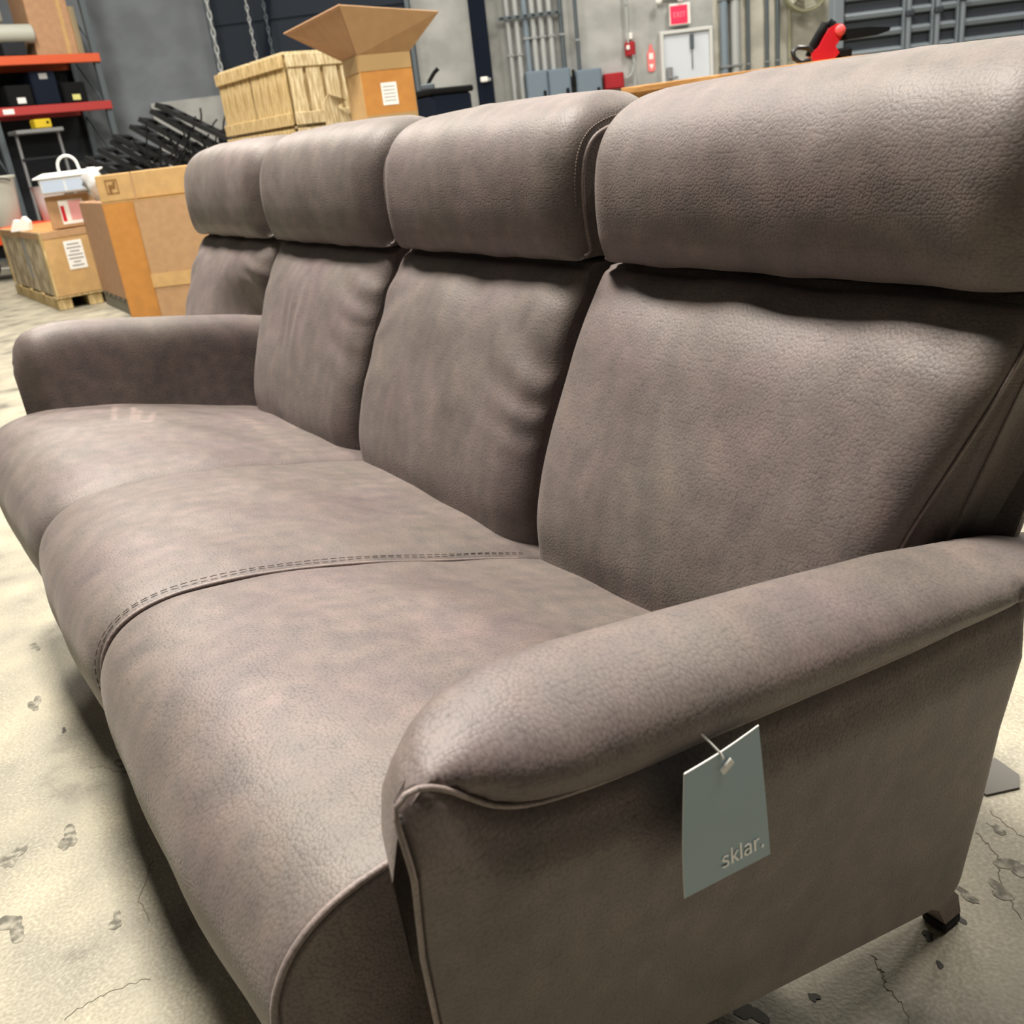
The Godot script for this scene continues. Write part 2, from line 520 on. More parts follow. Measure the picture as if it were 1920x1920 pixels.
func build_backs(sofa: Node3D) -> void:
	var xs := [[-1.975, -1.358], [-1.300, -0.676], [-0.625, -0.034], [0.006, 0.655]]
	for k in 4:
		var xa: float = xs[k][0]; var xb: float = xs[k][1]
		var wide := 1.0 if k == 3 else 0.0
		var ph := k * 2.1
		var lum := func(x: float, q: Vector2, nn: Vector2) -> float:
			if nn.x < 0.1: return 0.0
			var s := (x - xa) / (xb - xa)
			var e := 2.0 * s - 1.0
			var up := smoothstep(0.55, 0.68, q.y) * smoothstep(0.845, 0.80, q.y)
			var w := 0.016 * (1.0 - pow(absf(e), 3.0)) * smoothstep(0.87, 0.74, q.y)
			w -= 0.004 * smoothstep(0.78, 0.84, q.y)
			var gather := 0.0040 * (1.0 - 0.8 * wide) * (0.6 + 0.9 * mottle.get_noise_3d(q.y * 1.3, ph, s * 0.5))
			w += gather * smoothstep(0.70, 0.93, s) * up * sin(q.y * 92.0 + s * 21.0 + ph + 2.0 * sin(q.y * 23.0 + ph))
			w += gather * 0.7 * smoothstep(0.24, 0.07, s) * up * sin(q.y * 70.0 - s * 26.0 + ph)
			if k == 1: w += 0.0022 * sin(x * 120.0) * smoothstep(0.2, 0.05, absf(s - 0.45)) * smoothstep(0.60, 0.72, q.y) * smoothstep(0.82, 0.78, q.y)
			w += 0.0035 * sin(s * 17.0 + q.y * 19.0 + ph) * sin(q.y * 13.0 + ph) * (1.0 - absf(e))
			return w
		var same := func(p: Vector3) -> Vector3: return p
		var face := []
		for q: Vector2 in back_front(): face.append(Vector2(q.y, q.x))
		var taper := func(p: Vector3) -> Vector3:
			var g := (1.0 - smoothstep(0.52, 0.87, p.y)) * smoothstep(-0.13, -0.04, p.z - look(face, p.y))
			if k == 3: return Vector3(p.x - 0.075 * g * (p.x - xa) / (xb - xa), p.y, p.z)
			if k == 1: return Vector3(p.x + 0.05 * g * (xb - p.x) / (xb - xa), p.y, p.z)
			if k == 0: return Vector3(p.x + 0.075 * g * (xb - p.x) / (xb - xa), p.y, p.z - 0.10 * (1.0 - smoothstep(0.62, 0.82, p.y)) * smoothstep(0.45, 0.85, (p.x - xa) / (xb - xa)))
			return p
		var part := obj("backrest", loft(lumbar_outline(200), xa, xb, 0.045, 0.050, 0.034, 0.036, 64, lum, taper, leather_tone, 0.2, 0.1), M.leather, sofa)
		var drop: float = [0.0, 0.0, 0.010, 0.020][k]
		var lower := func(p: Vector3) -> Vector3: return Vector3(p.x, p.y - drop * smoothstep(0.9, 1.08, p.y) + drop * 0.32 * (1.0 - smoothstep(0.86, 0.93, p.y)), p.z)
		var hb := func(x: float, q: Vector2, nn: Vector2) -> float:
			var s := (x - xa) / (xb - xa) * 2.0 - 1.0
			var w := 0.007 * (1.0 - s * s) * smoothstep(0.86, 0.90, q.y)
			if nn.x > 0.1: w += 0.0018 * sin(x * 42.0 + q.y * 9.0 + ph) * sin(q.y * 21.0 + x * 15.0)
			return w
		obj("headrest", loft(head_outline(180), xa + [-0.004, -0.004, 0.008, 0.018][k], xb + 0.004, 0.05, 0.055, 0.046, 0.048, 64, hb, lower, leather_tone, 0.08, 1.0), M.leather, part)
		# piping where the front meets the side panel
		if k >= 0:
			var pts := head_outline(140)
			var line := []
			for i in range(8, 100):
				var t: Vector2 = pts[i + 1] - pts[i - 1]
				var nn := Vector2(t.y, -t.x).normalized()
				line.append(lower.call(Vector3(xb + 0.004, pts[i].y - nn.y * (0.046 if nn.y > 0.0 else 0.004), pts[i].x - nn.x * 0.046)))
			obj("piping", _tube(line, 0.0034), M.leather, part)
		if k == 3:
			var low := []
			var lp := curve(back_front(), 60)
			for i in lp.size():
				var t: Vector2 = lp[mini(i + 1, 59)] - lp[maxi(i - 1, 0)]
				var nn := Vector2(t.y, -t.x).normalized()
				low.append(taper.call(Vector3(xb + 0.001, lp[i].y, lp[i].x - nn.x * 0.034)))
			obj("piping", _tube(low, 0.002), M.leather, part)
		if k == 2:
			var st := []
			var hp := head_outline(360)
			for i in range(60, 220):
				var t: Vector2 = hp[i + 1] - hp[i - 1]
				var nn := Vector2(t.y, -t.x).normalized()
				st.append(lower.call(Vector3(xb + 0.0015, hp[i].y - nn.y * (0.034 if nn.y > 0.0 else 0.003), hp[i].x - nn.x * 0.034)))
			obj("stitching", stitch_row(st, 0.0014, 2, 1), M.pale_thread, part)


const TOP := [Vector2(-.24, .596), Vector2(-.14, .625), Vector2(.016, .662), Vector2(.159, .687), Vector2(.288, .708), Vector2(.4, .725), Vector2(.455, .728), Vector2(.493, .7235), Vector2(.525, .715), Vector2(.543, .703), Vector2(.553, .688), Vector2(.562, .655)]
const PIPE := [Vector2(-.20, .580), Vector2(-.112, .589), Vector2(-.026, .594), Vector2(.069, .602), Vector2(.205, .619), Vector2(.304, .632), Vector2(.37, .6395), Vector2(.417, .647), Vector2(.459, .657), Vector2(.486, .670), Vector2(.504, .686), Vector2(.517, .699), Vector2(.530, .708), Vector2(.542, .711), Vector2(.551, .705)]


func build_arm(sofa: Node3D, near: bool) -> Node3D:
	var place := func(p: Vector3) -> Vector3:
		var q := Vector3(p.x, p.y, p.z - (maxf(0.0, 0.70 - p.x) * lerpf(0.44, 0.28, smoothstep(0.60, 0.69, p.y)) if near else maxf(0.0, p.x - 0.64) * 0.6) * smoothstep(0.36, 0.53, p.z))
		return q if near else Vector3(-0.73 - q.x, q.y + 0.022, q.z - 0.05)
	var rows := []
	var zs := []
	for k in 46: zs.append(lerpf(-0.24, 0.47, k / 45.0))
	for k in range(1, 25): zs.append(lerpf(0.47, 0.562, sin(PI / 2 * k / 24.0)))
	for z: float in zs:
		var yt := look(TOP, z); var yp := minf(look(PIPE, z), yt - 0.004)
		var b := 0.020 * (1.0 - smoothstep(0.43, 0.52, z)) * smoothstep(-0.28, -0.1, z)
		var sh := 0.03 * smoothstep(0.5, 0.562, z)
		var low := lerpf(0.24, yp - 0.05, smoothstep(-0.05, -0.10, z))
		var mid := lerpf(0.30, yp - 0.04, smoothstep(-0.05, -0.10, z))
		var hh := yt - yp
		var ring := curve([Vector2(.60 + sh, low), Vector2(.60 + sh, minf(yt - .10, low + .3)), Vector2(.60 + sh, yt - .075), Vector2(.605 + sh, yt - .036), Vector2(.622 + sh, yt - .010), Vector2(.648, yt), Vector2(.678, yt - .10 * hh), Vector2(.698 + b * .55, yt - .36 * hh), Vector2(.701 + b, yt - .64 * hh), Vector2(.700 + b * .6, yt - .88 * hh), Vector2(.694, yp - .004), Vector2(.680, yp - .03), Vector2(.655, mid), Vector2(.625, low)], 72, true)
		var row := []
		for q in ring: row.append(place.call(Vector3(q.x, q.y, z)))
		rows.append(row)
	if not near:
		for row in rows: row.reverse()
	for row in rows: row.reverse()
	var mb := MB.new()
	var e1: Array = rows[0]
	mb.grid(rows, true, leather_tone)
	var cap: Array = rows[-1]
	for e in [e1, cap]:
		var o := Vector3.ZERO
		for p: Vector3 in e: o += p / e.size()
		var out := -1.0 if e == e1 else 1.0
		for i in e.size():
			var a: Vector3 = e[i]; var b: Vector3 = e[(i + 1) % e.size()]
			if (a - o).cross(b - o).z * out > 0: mb.tri(o, a, b)
			else: mb.tri(o, b, a)
	# check the winding and turn the normals outward
	var arm := obj("armrest", mb, M.leather, sofa)
	# outer panel, a slab bounded by four curves
	var top := []
	for q in curve(PIPE, 90): top.append(q if near else Vector2(q.x, minf(q.y, 0.645 + 0.1 * (q.x - 0.4))))
	var bot := curve([Vector2(-.108, .235), Vector2(-.100, .205), Vector2(-.080, .193), Vector2(-.045, .198), Vector2(.08, .231), Vector2(.2, .263), Vector2(.30, .291), Vector2(.45, .332), Vector2(.53, .362), Vector2(.552, .39)], 90)
	var rear := [Vector2(.0, -.130), Vector2(.12, -.110), Vector2(.4, -.104), Vector2(.7, -.110), Vector2(1.0, -.108)]
	var grid_out := []
	var grid_in := []
	for i in 41:
		var t := i / 40.0
		var xo := 0.700 + 0.011 * smoothstep(0.0, 0.15, t) - 0.050 * maxf(t - 0.15, 0.0)
		var r1 := []; var r2 := []
		for j in 90:
			var s := j / 89.0
			var y := lerpf(top[j].y, bot[j].y, t)
			var z := lerpf(top[j].x, bot[j].x, t)
			z += (look(rear, t) - lerpf(top[0].x, bot[0].x, t)) * (1.0 - s)
			var edge := minf(minf(i, 40 - i) * 0.012, s * 0.7)
			var rd := 0.006 * (1.0 - sqrt(1.0 - pow(1.0 - minf(edge / 0.012, 1.0), 2.0)))
			r1.append(place.call(Vector3(xo - rd, y, z)))
			r2.append(place.call(Vector3(xo - 0.03, y, z - 0.02 * s)))
		grid_out.append(r1); grid_in.append(r2)
	var pm := MB.new()
	var wrap := []
	for i in 41:
		var r: Array = grid_out[i].duplicate()
		r.append(grid_in[i][89]); r.append(grid_in[i][0])
		wrap.append(r)
	if near:
		for r in wrap: r.reverse()
	for r in wrap: r.reverse()
	pm.grid(wrap, true, leather_tone)
	var panel := obj("outer_panel", pm, M.leather, arm)
	var line := []
	for j in range(0, 90): line.append(place.call(Vector3(0.701, top[j].y + 0.001, top[j].x)))
	for i in range(1, 36): line.append((grid_out[i][89] as Vector3) + Vector3(-0.001 if near else 0.001, 0, 0.001))
	obj("piping", _tube(line, 0.0021), M.leather, arm)
	return arm


func build_sofa() -> void:
	var sofa := thing("sofa", "long taupe nubuck leather sofa with high headrests and three joined seat cushions", "sofa")
	build_seats(sofa)
	build_backs(sofa)
	build_arm(sofa, true)
	build_arm(sofa, false)
	var base := MB.new()
	base.box(Vector3(-0.365, 0.27, 0.16), Vector3(1.9, 0.14, 0.58), 0.02)
	obj("seat_base", base, M.seam, sofa)
	var sh := MB.new()
	var so := curve([Vector2(-.05, .36), Vector2(-.10, .50), Vector2(-.19, .72), Vector2(-.235, .84), Vector2(-.225, .92), Vector2(-.235, 1.0), Vector2(-.27, 1.03), Vector2(-.31, 1.0), Vector2(-.30, .9), Vector2(-.27, .8), Vector2(-.2, .60), Vector2(-.12, .36)], 80, true)
	var flat := func(_x: float, _q: Vector2, _n: Vector2) -> float: return 0.0
	var same := func(p: Vector3) -> Vector3: return p
	sh = loft(so, -1.95, 0.59, 0.02, 0.02, 0.01, 0.01, 4, flat, same, leather_tone)
	obj("back_shell", sh, M.leather, sofa)
	for p: Vector3 in [Vector3(.578, 0, -.215), Vector3(.582, 0, .42), Vector3(-1.31, 0, -.205), Vector3(-1.31, 0, .42)]:
		var leg := MB.new()
		var h := 0.30
		leg.xf = Transform3D(Basis.IDENTITY, p)
		for r in 1:
			var rows := []
			for e: Array in [[0.017, 0.017, 0.017, -0.01], [0.06, 0.021, 0.021, 0.01], [0.12, 0.032, 0.03, 0.07], [0.25, 0.04, 0.04, 0.17]]:
				var lean: float = e[3] * (1.0 if p.z < 0 else -0.6)
				rows.append([Vector3(-e[1], e[0], lean - e[2]), Vector3(e[1], e[0], lean - e[2]), Vector3(e[1], e[0], lean + e[2]), Vector3(-e[1], e[0], lean + e[2])])
			for j in 3:
				for i in 4: leg.quad(rows[j][i], rows[j + 1][i], rows[j + 1][(i + 1) % 4], rows[j][(i + 1) % 4])
		var lo := obj("leg", leg, M.leather, sofa)
		var ft := MB.new()
		ft.box(p + Vector3(0, 0.009, -0.01), Vector3(0.036, 0.018, 0.038), 0.004)
		obj("foot", ft, M.rubber, lo, "black rubber foot")


func build_tag() -> void:
	var t := thing("hang_tag", "grey-blue card hang tag with white lettering hanging from the near armrest piping", "tag")
	# corners measured: top rear, top front, bottom front, bottom rear
	var tl := Vector3(.732, .645, .358); var tr := Vector3(.727, .644, .281); var bl := Vector3(.731, .538, .363); var br := Vector3(.733, .528, .277)
	var f := []; var b := []
	for i in 17:
		var v := i / 16.0
		var r1 := []; var r2 := []
		for j in 13:
			var u := j / 12.0
			var p := tl.lerp(tr, u).lerp(bl.lerp(br, u), v)
			p.z += (1.0 - u) * 0.0035 * sin(PI * v)
			p.z += u * 0.0015 * sin(PI * v)
			p.y -= 0.0015 * sin(PI * u) * (1.0 - v)
			p.x += 0.002 * sin(PI * v)
			r1.append(p); r2.append(p - Vector3(0.0011, 0, 0))
		f.append(r1); b.append(r2)
	var mb := MB.new()
	mb.grid(f); 
	var back := b.duplicate(true)
	for r in back: r.reverse()
	mb.grid(back)
	var card := obj("card", mb, M.tag, t)
	var rim := MB.new()
	var ring := []
	for j in 13: ring.append(f[0][j] - Vector3(0.0005, 0, 0))
	rim.tube(ring, 0.0008, 6)
	ring = []
	for i in 17: ring.append(f[i][0] - Vector3(0.0005, 0, 0))
	for j in range(1, 13): ring.append(f[16][j] - Vector3(0.0005, 0, 0))
	for i in range(15, -1, -1): ring.append(f[i][12] - Vector3(0.0005, 0, 0))
	rim.tube(ring, 0.00035, 5)
	obj("card_edge", rim, M.paper, card, "white cut edge of the card")
	var font := SystemFont.new()
	font.font_names = PackedStringArray(["Droid Sans"])
	var tm := TextMesh.new()
	tm.text = "sklar."; tm.font = font; tm.font_size = 64; tm.pixel_size = 0.0003; tm.depth = 0.0008; tm.horizontal_alignment = HORIZONTAL_ALIGNMENT_RIGHT
	var o := obj("lettering", tm, M.tag_print, card, "white lettering")
	var q := func(u: float, v: float) -> Vector3: return tl.lerp(tr, u).lerp(bl.lerp(br, u), v)
	var ax: Vector3 = (q.call(0.93, 0.85) - q.call(0.45, 0.85))
	var ay: Vector3 = (q.call(0.7, 0.3) - q.call(0.7, 0.9)).normalized()
	var az := ax.cross(ay).normalized()
	ax = ax.normalized()
	var wide := tm.get_aabb().size.x
	var s := 0.0425 / maxf(wide, 0.001)
	o.transform = Transform3D(Basis(ax * s, ay * s, az), q.call(0.925, 0.84) + az * 0.0016)
	var str_ := MB.new()
	str_.tube([Vector3(.7065, .665, .3325), Vector3(.715, .659, .330), Vector3(.724, .650, .3255), Vector3(.7305, .643, .3225), Vector3(.731, .638, .321)], 0.0009, 6)
	obj("plastic_loop", str_, M.white, t, "thin clear plastic fastener")
	var anchor := MB.new()
	anchor.box(q.call(0.52, 0.125) + Vector3(0.0015, 0, 0), Vector3(0.0022, 0.0065, 0.0115), 0.001, Basis(Vector3.RIGHT, 0.5))
	obj("fastener_head", anchor, M.white, t)


# ------------------------------------------------------------------ hall
func room_box(called: String, label: String, m: Material, r0: float, r1: float, f0: float, f1: float, y0: float, y1: float, parent: Node = self) -> MeshInstance3D:
	var mb := MB.new()
	mb.box(Vector3.ZERO, Vector3(absf(r1 - r0), y1 - y0, absf(f1 - f0)), 0.0)
	var o := struct(called, mb, m, label, parent)
	o.position = rp((r0 + r1) / 2, (f0 + f1) / 2, (y0 + y1) / 2)
	o.rotation.y = TURN
	return o


func add_part(called: String, parent: Node, m: Material, ctr: Vector3, size: Vector3, ch := 0.004, basis := Basis.IDENTITY, label := "") -> MeshInstance3D:
	var mb := MB.new()
	mb.box(ctr, size, ch, basis)
	return obj(called, mb, m, parent, label)


func pipe(called: String, label: String, r: float, y0: float, y1: float, rad: float, m: Material, group := "", f := 15.42) -> void:
	var t := thing(called, label, "pipe", rp(r, f, y0), TURN, group)
	obj("tube", _tube([Vector3.ZERO, Vector3(0, (y1 - y0) / 2, 0), Vector3(0, y1 - y0, 0)], rad, 10), m, t)
	var n := 0
	var y := 0.5
	while y0 + y < y1 and n < 5:
		add_part("clamp", t, M.steel, Vector3(0, y, -0.0), Vector3(rad * 2.5, 0.03, rad * 2.3), 0.002)
		y += 0.9; n += 1


func build_hall() -> void:
	var fl := MB.new()
	fl.box(Vector3.ZERO, Vector3(24, 0.3, 24), 0.0)
	var floor_ := struct("floor", fl, M.concrete, "worn bare concrete warehouse floor")
	floor_.position = rp(-1, 5, -0.15); floor_.rotation.y = TURN
	room_box("ceiling", "high warehouse ceiling", M.ceiling, -13, 11, -7, 17, 7.0, 7.3)
	room_box("wall_right", "side wall of the warehouse", M.wall_shed, 10.7, 11, -7, 17, 0, 7.0)
	room_box("wall_left", "side wall of the warehouse", M.wall_shed, -13, -12.7, -7, 17, 0, 7.0)
	room_box("wall_front", "warehouse wall behind the viewer", M.wall_shed, -13, 11, -7, -6.7, 0, 7.0)
	room_box("wall_back", "blue-grey concrete wall beside the dark doorway, darkened for the dimmer light there", M.wall_dimmed, -13, -3.5, 15.5, 15.8, 0, 7.0)
	room_box("wall_back", "grey painted concrete wall with conduits and exit door", M.wall, -3.5, 3.84, 15.5, 15.8, 0, 7.0)
	room_box("wall_back", "cream wall panelling behind the vertical pipes", M.wall_cream, 3.84, 11, 15.5, 15.8, 0, 7.0)
	room_box("trim_1", "paler lower wall panel behind the black frames", M.wall, -4.6, -3.5, 15.46, 15.5, 0, 1.95)
	# dark overhead door
	var dr := room_box("door_1", "dark overhead dock door", M.curtain, -3.5, -0.58, 15.36, 15.5, 0, 4.6)
	for k in 8:
		var mb := MB.new()
		mb.box(Vector3(0, -2.0 + k * 0.56, 0.075), Vector3(2.88, 0.52, 0.03), 0.01)
		obj("panel", mb, M.curtain, dr)
	var tr := MB.new()
	for x: float in [-1.40, 1.42]: tr.box(Vector3(x, 0, 0.12), Vector3(0.07, 4.6, 0.09), 0.01)
	obj("track", tr, M.upright, dr)
	var br := MB.new()
	br.tube([Vector3(-0.95, -1.0, 0.14), Vector3(-0.7, 0.0, 0.14), Vector3(-0.45, 1.2, 0.14)], 0.03, 8)
	obj("brace", br, M.navy, dr)
	# hoist chains in front of the door
	for e: Array in [[-2.86, "lighter chain hanging in front of the dark dock door", M.conduit], [-2.62, "second hanging chain in front of the dark door, further from the wall", M.upright], [-3.40, "chunky grey chain hanging along the edge of the dark dock door", M.conduit]]:
		var t := thing("chain", e[1], "chain", rp(e[0], 15.15, 1.2), TURN)
		var cm := MB.new()
		var big := 1.1 if e[0] < -3.0 else 0.75
		var n := 30 if big > 1.0 else 42
		for k in n:
			var y := k * 0.1 * big
			var ring := []
			for a in 9:
				var th := TAU * a / 8.0
				var lx := cos(th) * 0.024 * big; var ly := sin(th) * 0.062 * big
				ring.append(Vector3(lx if k % 2 == 0 else 0.0, y + ly, 0.0 if k % 2 == 0 else lx))
			cm.tube(ring, 0.010 * big, 6, false)
		obj("links", cm, e[2], t)
	# steel column
	var col := thing("column", "dark steel column standing before the grey wall", "column", rp(0.37, 15.2), TURN)
	col.set_meta("kind", "structure")
	add_part("web", col, M.column, Vector3(0, 3.4, 0), Vector3(0.05, 6.8, 0.24), 0.004)
	add_part("flange", col, M.column, Vector3(0, 3.4, 0.13), Vector3(0.24, 6.8, 0.03), 0.006)
	add_part("flange", col, M.column, Vector3(0, 3.4, -0.13), Vector3(0.24, 6.8, 0.03), 0.006)
	add_part("base_plate", col, M.upright, Vector3(0, 0.02, 0), Vector3(0.4, 0.04, 0.4), 0.004)
	var sb := thing("switch_box", "small white box fixed low on the dark steel column", "box", rp(0.36, 15.03, 1.66), TURN)
	add_part("housing", sb, M.white, Vector3(0, 0.05, 0), Vector3(0.11, 0.07, 0.06), 0.012)
	add_part("knob", sb, M.steel, Vector3(0.075, 0.04, 0.0), Vector3(0.05, 0.045, 0.05), 0.01)
	# conduits and electrical cabinets
	var tones := [M.conduit, M.conduit, M.pipe_blue, M.conduit, M.conduit, M.conduit]
	var rr := [0.80, 0.93, 1.06, 1.17, 1.29, 1.42]
	var words := ["first conduit from the dark column", "second conduit from the dark column", "blue-grey conduit, third from the dark column", "fourth conduit from the dark column", "fifth conduit from the dark column", "sixth conduit from the dark column"]
	for k in 6: pipe("conduit", words[k] + ", rising from the electrical cabinets" if k > 1 else words[k] + ", passing left of the electrical cabinets", rr[k], 1.7 if k > 1 else 0.6, 6.9, 0.042, tones[k], "conduits above the electrical cabinets")
	pipe("conduit", "dark conduit rising beside the grey conduit bundle", 1.58, 1.7, 6.9, 0.035, M.upright)
	pipe("conduit", "lone grey conduit rising from the right cabinet", 1.80, 1.6, 6.9, 0.03, M.upright)
	var strut := thing("strut_rail", "dark perforated rail clamped across the conduits", "rail", rp(1.12, 15.34, 2.46), TURN)
	add_part("rail", strut, M.upright, Vector3(0, 0.03, 0), Vector3(0.9, 0.05, 0.03), 0.003)
	for k in 8: add_part("slot", strut, M.black, Vector3(-0.4 + k * 0.115, 0.03, 0.015), Vector3(0.05, 0.02, 0.008), 0.001)
	var cab := [[0.98, 1.30, 1.75, "blue-grey electrical cabinet beside the dark column"], [1.31, 1.64, 1.745, "middle blue-grey electrical cabinet of the three under the conduits"], [1.72, 2.10, 1.69, "blue-grey electrical cabinet with dark side nearest the red box"]]
	for c: Array in cab:
		var t := thing("electrical_cabinet", c[3], "cabinet", rp((c[0] + c[1]) / 2, 15.36, 0.55), TURN, "electrical cabinets")
		var h: float = c[2] - 0.55
		add_part("body", t, M.panel_blue, Vector3(0, h / 2, 0), Vector3(c[1] - c[0], h, 0.24), 0.012)
		add_part("door", t, M.panel_blue, Vector3(0, h / 2, 0.125), Vector3(c[1] - c[0] - 0.04, h - 0.05, 0.014), 0.005)
		add_part("handle", t, M.black, Vector3((c[1] - c[0]) / 2 - 0.06, h * 0.72, 0.145), Vector3(0.04, 0.12, 0.035), 0.008)
	var lever := thing("disconnect_switch", "small black switch between the two right electrical cabinets", "switch", rp(1.685, 15.3, 1.45), TURN)
	add_part("housing", lever, M.black, Vector3(0, 0.1, 0), Vector3(0.09, 0.14, 0.1), 0.01)
	add_part("lever", lever, M.black, Vector3(0.0, 0.2, 0.03), Vector3(0.04, 0.12, 0.03), 0.008)
	# fire alarm
	pipe("conduit", "thin grey conduit running down to the red fire alarm", 2.55, 1.98, 6.9, 0.018, M.conduit)
	pipe("conduit", "thin grey conduit below the red fire alarm", 2.62, 0.4, 1.8, 0.02, M.conduit)
	var al := thing("fire_alarm", "red fire alarm station on the grey wall beneath a thin conduit", "alarm", rp(2.575, 15.45, 1.79), TURN)
	add_part("housing", al, M.red, Vector3(0, 0.11, 0), Vector3(0.15, 0.2, 0.09), 0.02)
	add_part("strobe", al, M.white, Vector3(-0.035, 0.13, 0.05), Vector3(0.05, 0.06, 0.03), 0.008)
	add_part("junction_box", al, M.white, Vector3(0.0, 0.28, 0), Vector3(0.09, 0.09, 0.07), 0.008)
	var rb := thing("alarm_box", "red rectangular box mounted low on the wall beside the cabinets", "box", rp(2.29, 15.4, 1.38), TURN)
	add_part("housing", rb, M.red, Vector3(0, 0.11, 0), Vector3(0.30, 0.22, 0.16), 0.012)
	add_part("cover", rb, M.red, Vector3(0, 0.11, 0.085), Vector3(0.26, 0.18, 0.012), 0.005)
	obj("cable", _tube([Vector3(0.15, 0.13, 0), Vector3(0.24, 0.14, 0), Vector3(0.3, 0.2, 0), Vector3(0.32, 0.34, 0)], 0.014), M.conduit, rb)
	var sg := thing("extinguisher_sign", "tall narrow red fire extinguisher sign beside the exit door", "sign", rp(2.89, 15.485, 1.56), TURN)
	var sp := MB.new()
	sp.prism(PackedVector2Array([Vector2(-.055, 0.02), Vector2(-.035, 0), Vector2(.035, 0), Vector2(.055, .02), Vector2(.06, .25), Vector2(.03, .30), Vector2(.015, .37), Vector2(-.015, .37), Vector2(-.03, .30), Vector2(-.06, .25)]), -0.006, 0.006)
	obj("plate", sp, mat(rgb8(232, 120, 120), 0.5), sg)
	var sq := MB.new()
	sq.prism(PackedVector2Array([Vector2(-.03, .17), Vector2(.03, .17), Vector2(.03, .25), Vector2(-.03, .25)]), 0.006, 0.009)
	sq.prism(PackedVector2Array([Vector2(-.035, .10), Vector2(0, .03), Vector2(.035, .10)]), 0.006, 0.009)
	obj("symbol", sq, M.paper, sg)
	# exit door
	var dn := MB.new()
	for x: float in [-0.365, 0.365]: dn.box(Vector3(x, 1.02, 0), Vector3(0.05, 2.04, 0.16), 0.008)
	dn.box(Vector3(0, 2.05, 0), Vector3(0.78, 0.05, 0.16), 0.008)
	var door := struct("door_2", dn, M.frame, "white exit door in a pale grey frame")
	door.position = rp(3.41, 15.45); door.rotation.y = TURN
	add_part("leaf", door, M.door, Vector3(0, 1.01, 0.005), Vector3(0.68, 2.02, 0.06), 0.004)
	add_part("lock_plate", door, M.steel, Vector3(-0.27, 1.46, 0.05), Vector3(0.09, 0.26, 0.05), 0.01)
	add_part("lever", door, M.steel, Vector3(-0.22, 1.44, 0.09), Vector3(0.14, 0.03, 0.03), 0.008)
	add_part("closer", door, M.upright, Vector3(0.08, 1.90, 0.06), Vector3(0.05, 0.2, 0.06), 0.008)
	add_part("closer_arm", door, M.steel, Vector3(0.08, 1.68, 0.045), Vector3(0.02, 0.3, 0.02), 0.004)
	var ex := thing("exit_sign", "glowing red exit sign above the white door", "sign", rp(3.32, 15.42, 2.13), TURN)
	add_part("housing", ex, M.white, Vector3(0.01, 0.145, 0), Vector3(0.31, 0.29, 0.1), 0.012)
	add_part("face", ex, M.exit_red, Vector3(-0.01, 0.14, 0.052), Vector3(0.25, 0.24, 0.01), 0.003, Basis.IDENTITY, "glowing red face")
	var font := SystemFont.new()
	font.font_names = PackedStringArray(["Droid Sans"])
	var tm := TextMesh.new()
	tm.text = "EXIT"; tm.font = font; tm.font_size = 48; tm.pixel_size = 0.002; tm.depth = 0.004
	var to := obj("lettering", tm, mat(rgb8(255, 150, 165), 0.5), ex)
	to.position = Vector3(-0.01, 0.14, 0.059)
	var em := thing("emergency_light", "white twin-head emergency light above the exit sign", "light", rp(3.12, 15.44, 2.46), TURN)
	add_part("housing", em, M.white, Vector3(0.08, 0.08, 0), Vector3(0.28, 0.1, 0.08), 0.012)
	for x: float in [-0.1, 0.22]:
		var hd := MB.new()
		hd.lathe([Vector2(0.0, -0.03), Vector2(0.04, -0.03), Vector2(0.05, 0.02), Vector2(0.045, 0.04), Vector2(0.0, 0.04)], 14, Vector3(x, 0.02, 0.07), Basis(Vector3.RIGHT, PI / 2))
		obj("lamp_head", hd, M.white, em)
	# pipes right of the door
	var right := [[3.98, 0.06, M.pipe_blue, "blue-grey pipe nearest the exit door"], [4.15, 0.075, M.conduit, "thick pale pipe second from the exit door"], [4.34, 0.028, M.upright, "thin dark pipe third from the exit door"], [4.62, 0.03, M.upright, "thin dark pipe fourth from the exit door"], [4.78, 0.03, M.upright, "thin dark pipe fifth from the exit door"], [4.96, 0.02, M.olive, "slim olive pipe farthest from the exit door"]]
	for e: Array in right: pipe("wall_pipe", e[3] + " on the cream wall", e[0], 0.1, 6.9, e[1], e[2], "vertical pipes right of the exit door")
	var fan := thing("wall_fan", "round olive wall fan high on the cream wall", "fan", rp(5.12, 15.2, 2.42), TURN)
	var fm := MB.new()
	fm.lathe([Vector2(0.30, -0.10), Vector2(0.335, -0.08), Vector2(0.345, 0.0), Vector2(0.335, 0.08), Vector2(0.32, 0.09), Vector2(0.31, 0.08), Vector2(0.31, -0.09)], 40, Vector3.ZERO, Basis(Vector3.RIGHT, PI / 2))
	obj("housing", fm, M.olive, fan)
	var fg := MB.new()
	for k in 6:
		var ring := []
		for a in 33: ring.append(Vector3(cos(TAU * a / 32) * (0.05 + k * 0.05), sin(TAU * a / 32) * (0.05 + k * 0.05), 0.085))
		fg.tube(ring, 0.004, 5, false)
	for a in 8: fg.tube([Vector3(0, 0, 0.085), Vector3(cos(PI * a / 4) * 0.16, sin(PI * a / 4) * 0.16, 0.085), Vector3(cos(PI * a / 4) * 0.32, sin(PI * a / 4) * 0.32, 0.085)], 0.004, 5)
	obj("guard", fg, M.olive, fan)
	var fb := MB.new()
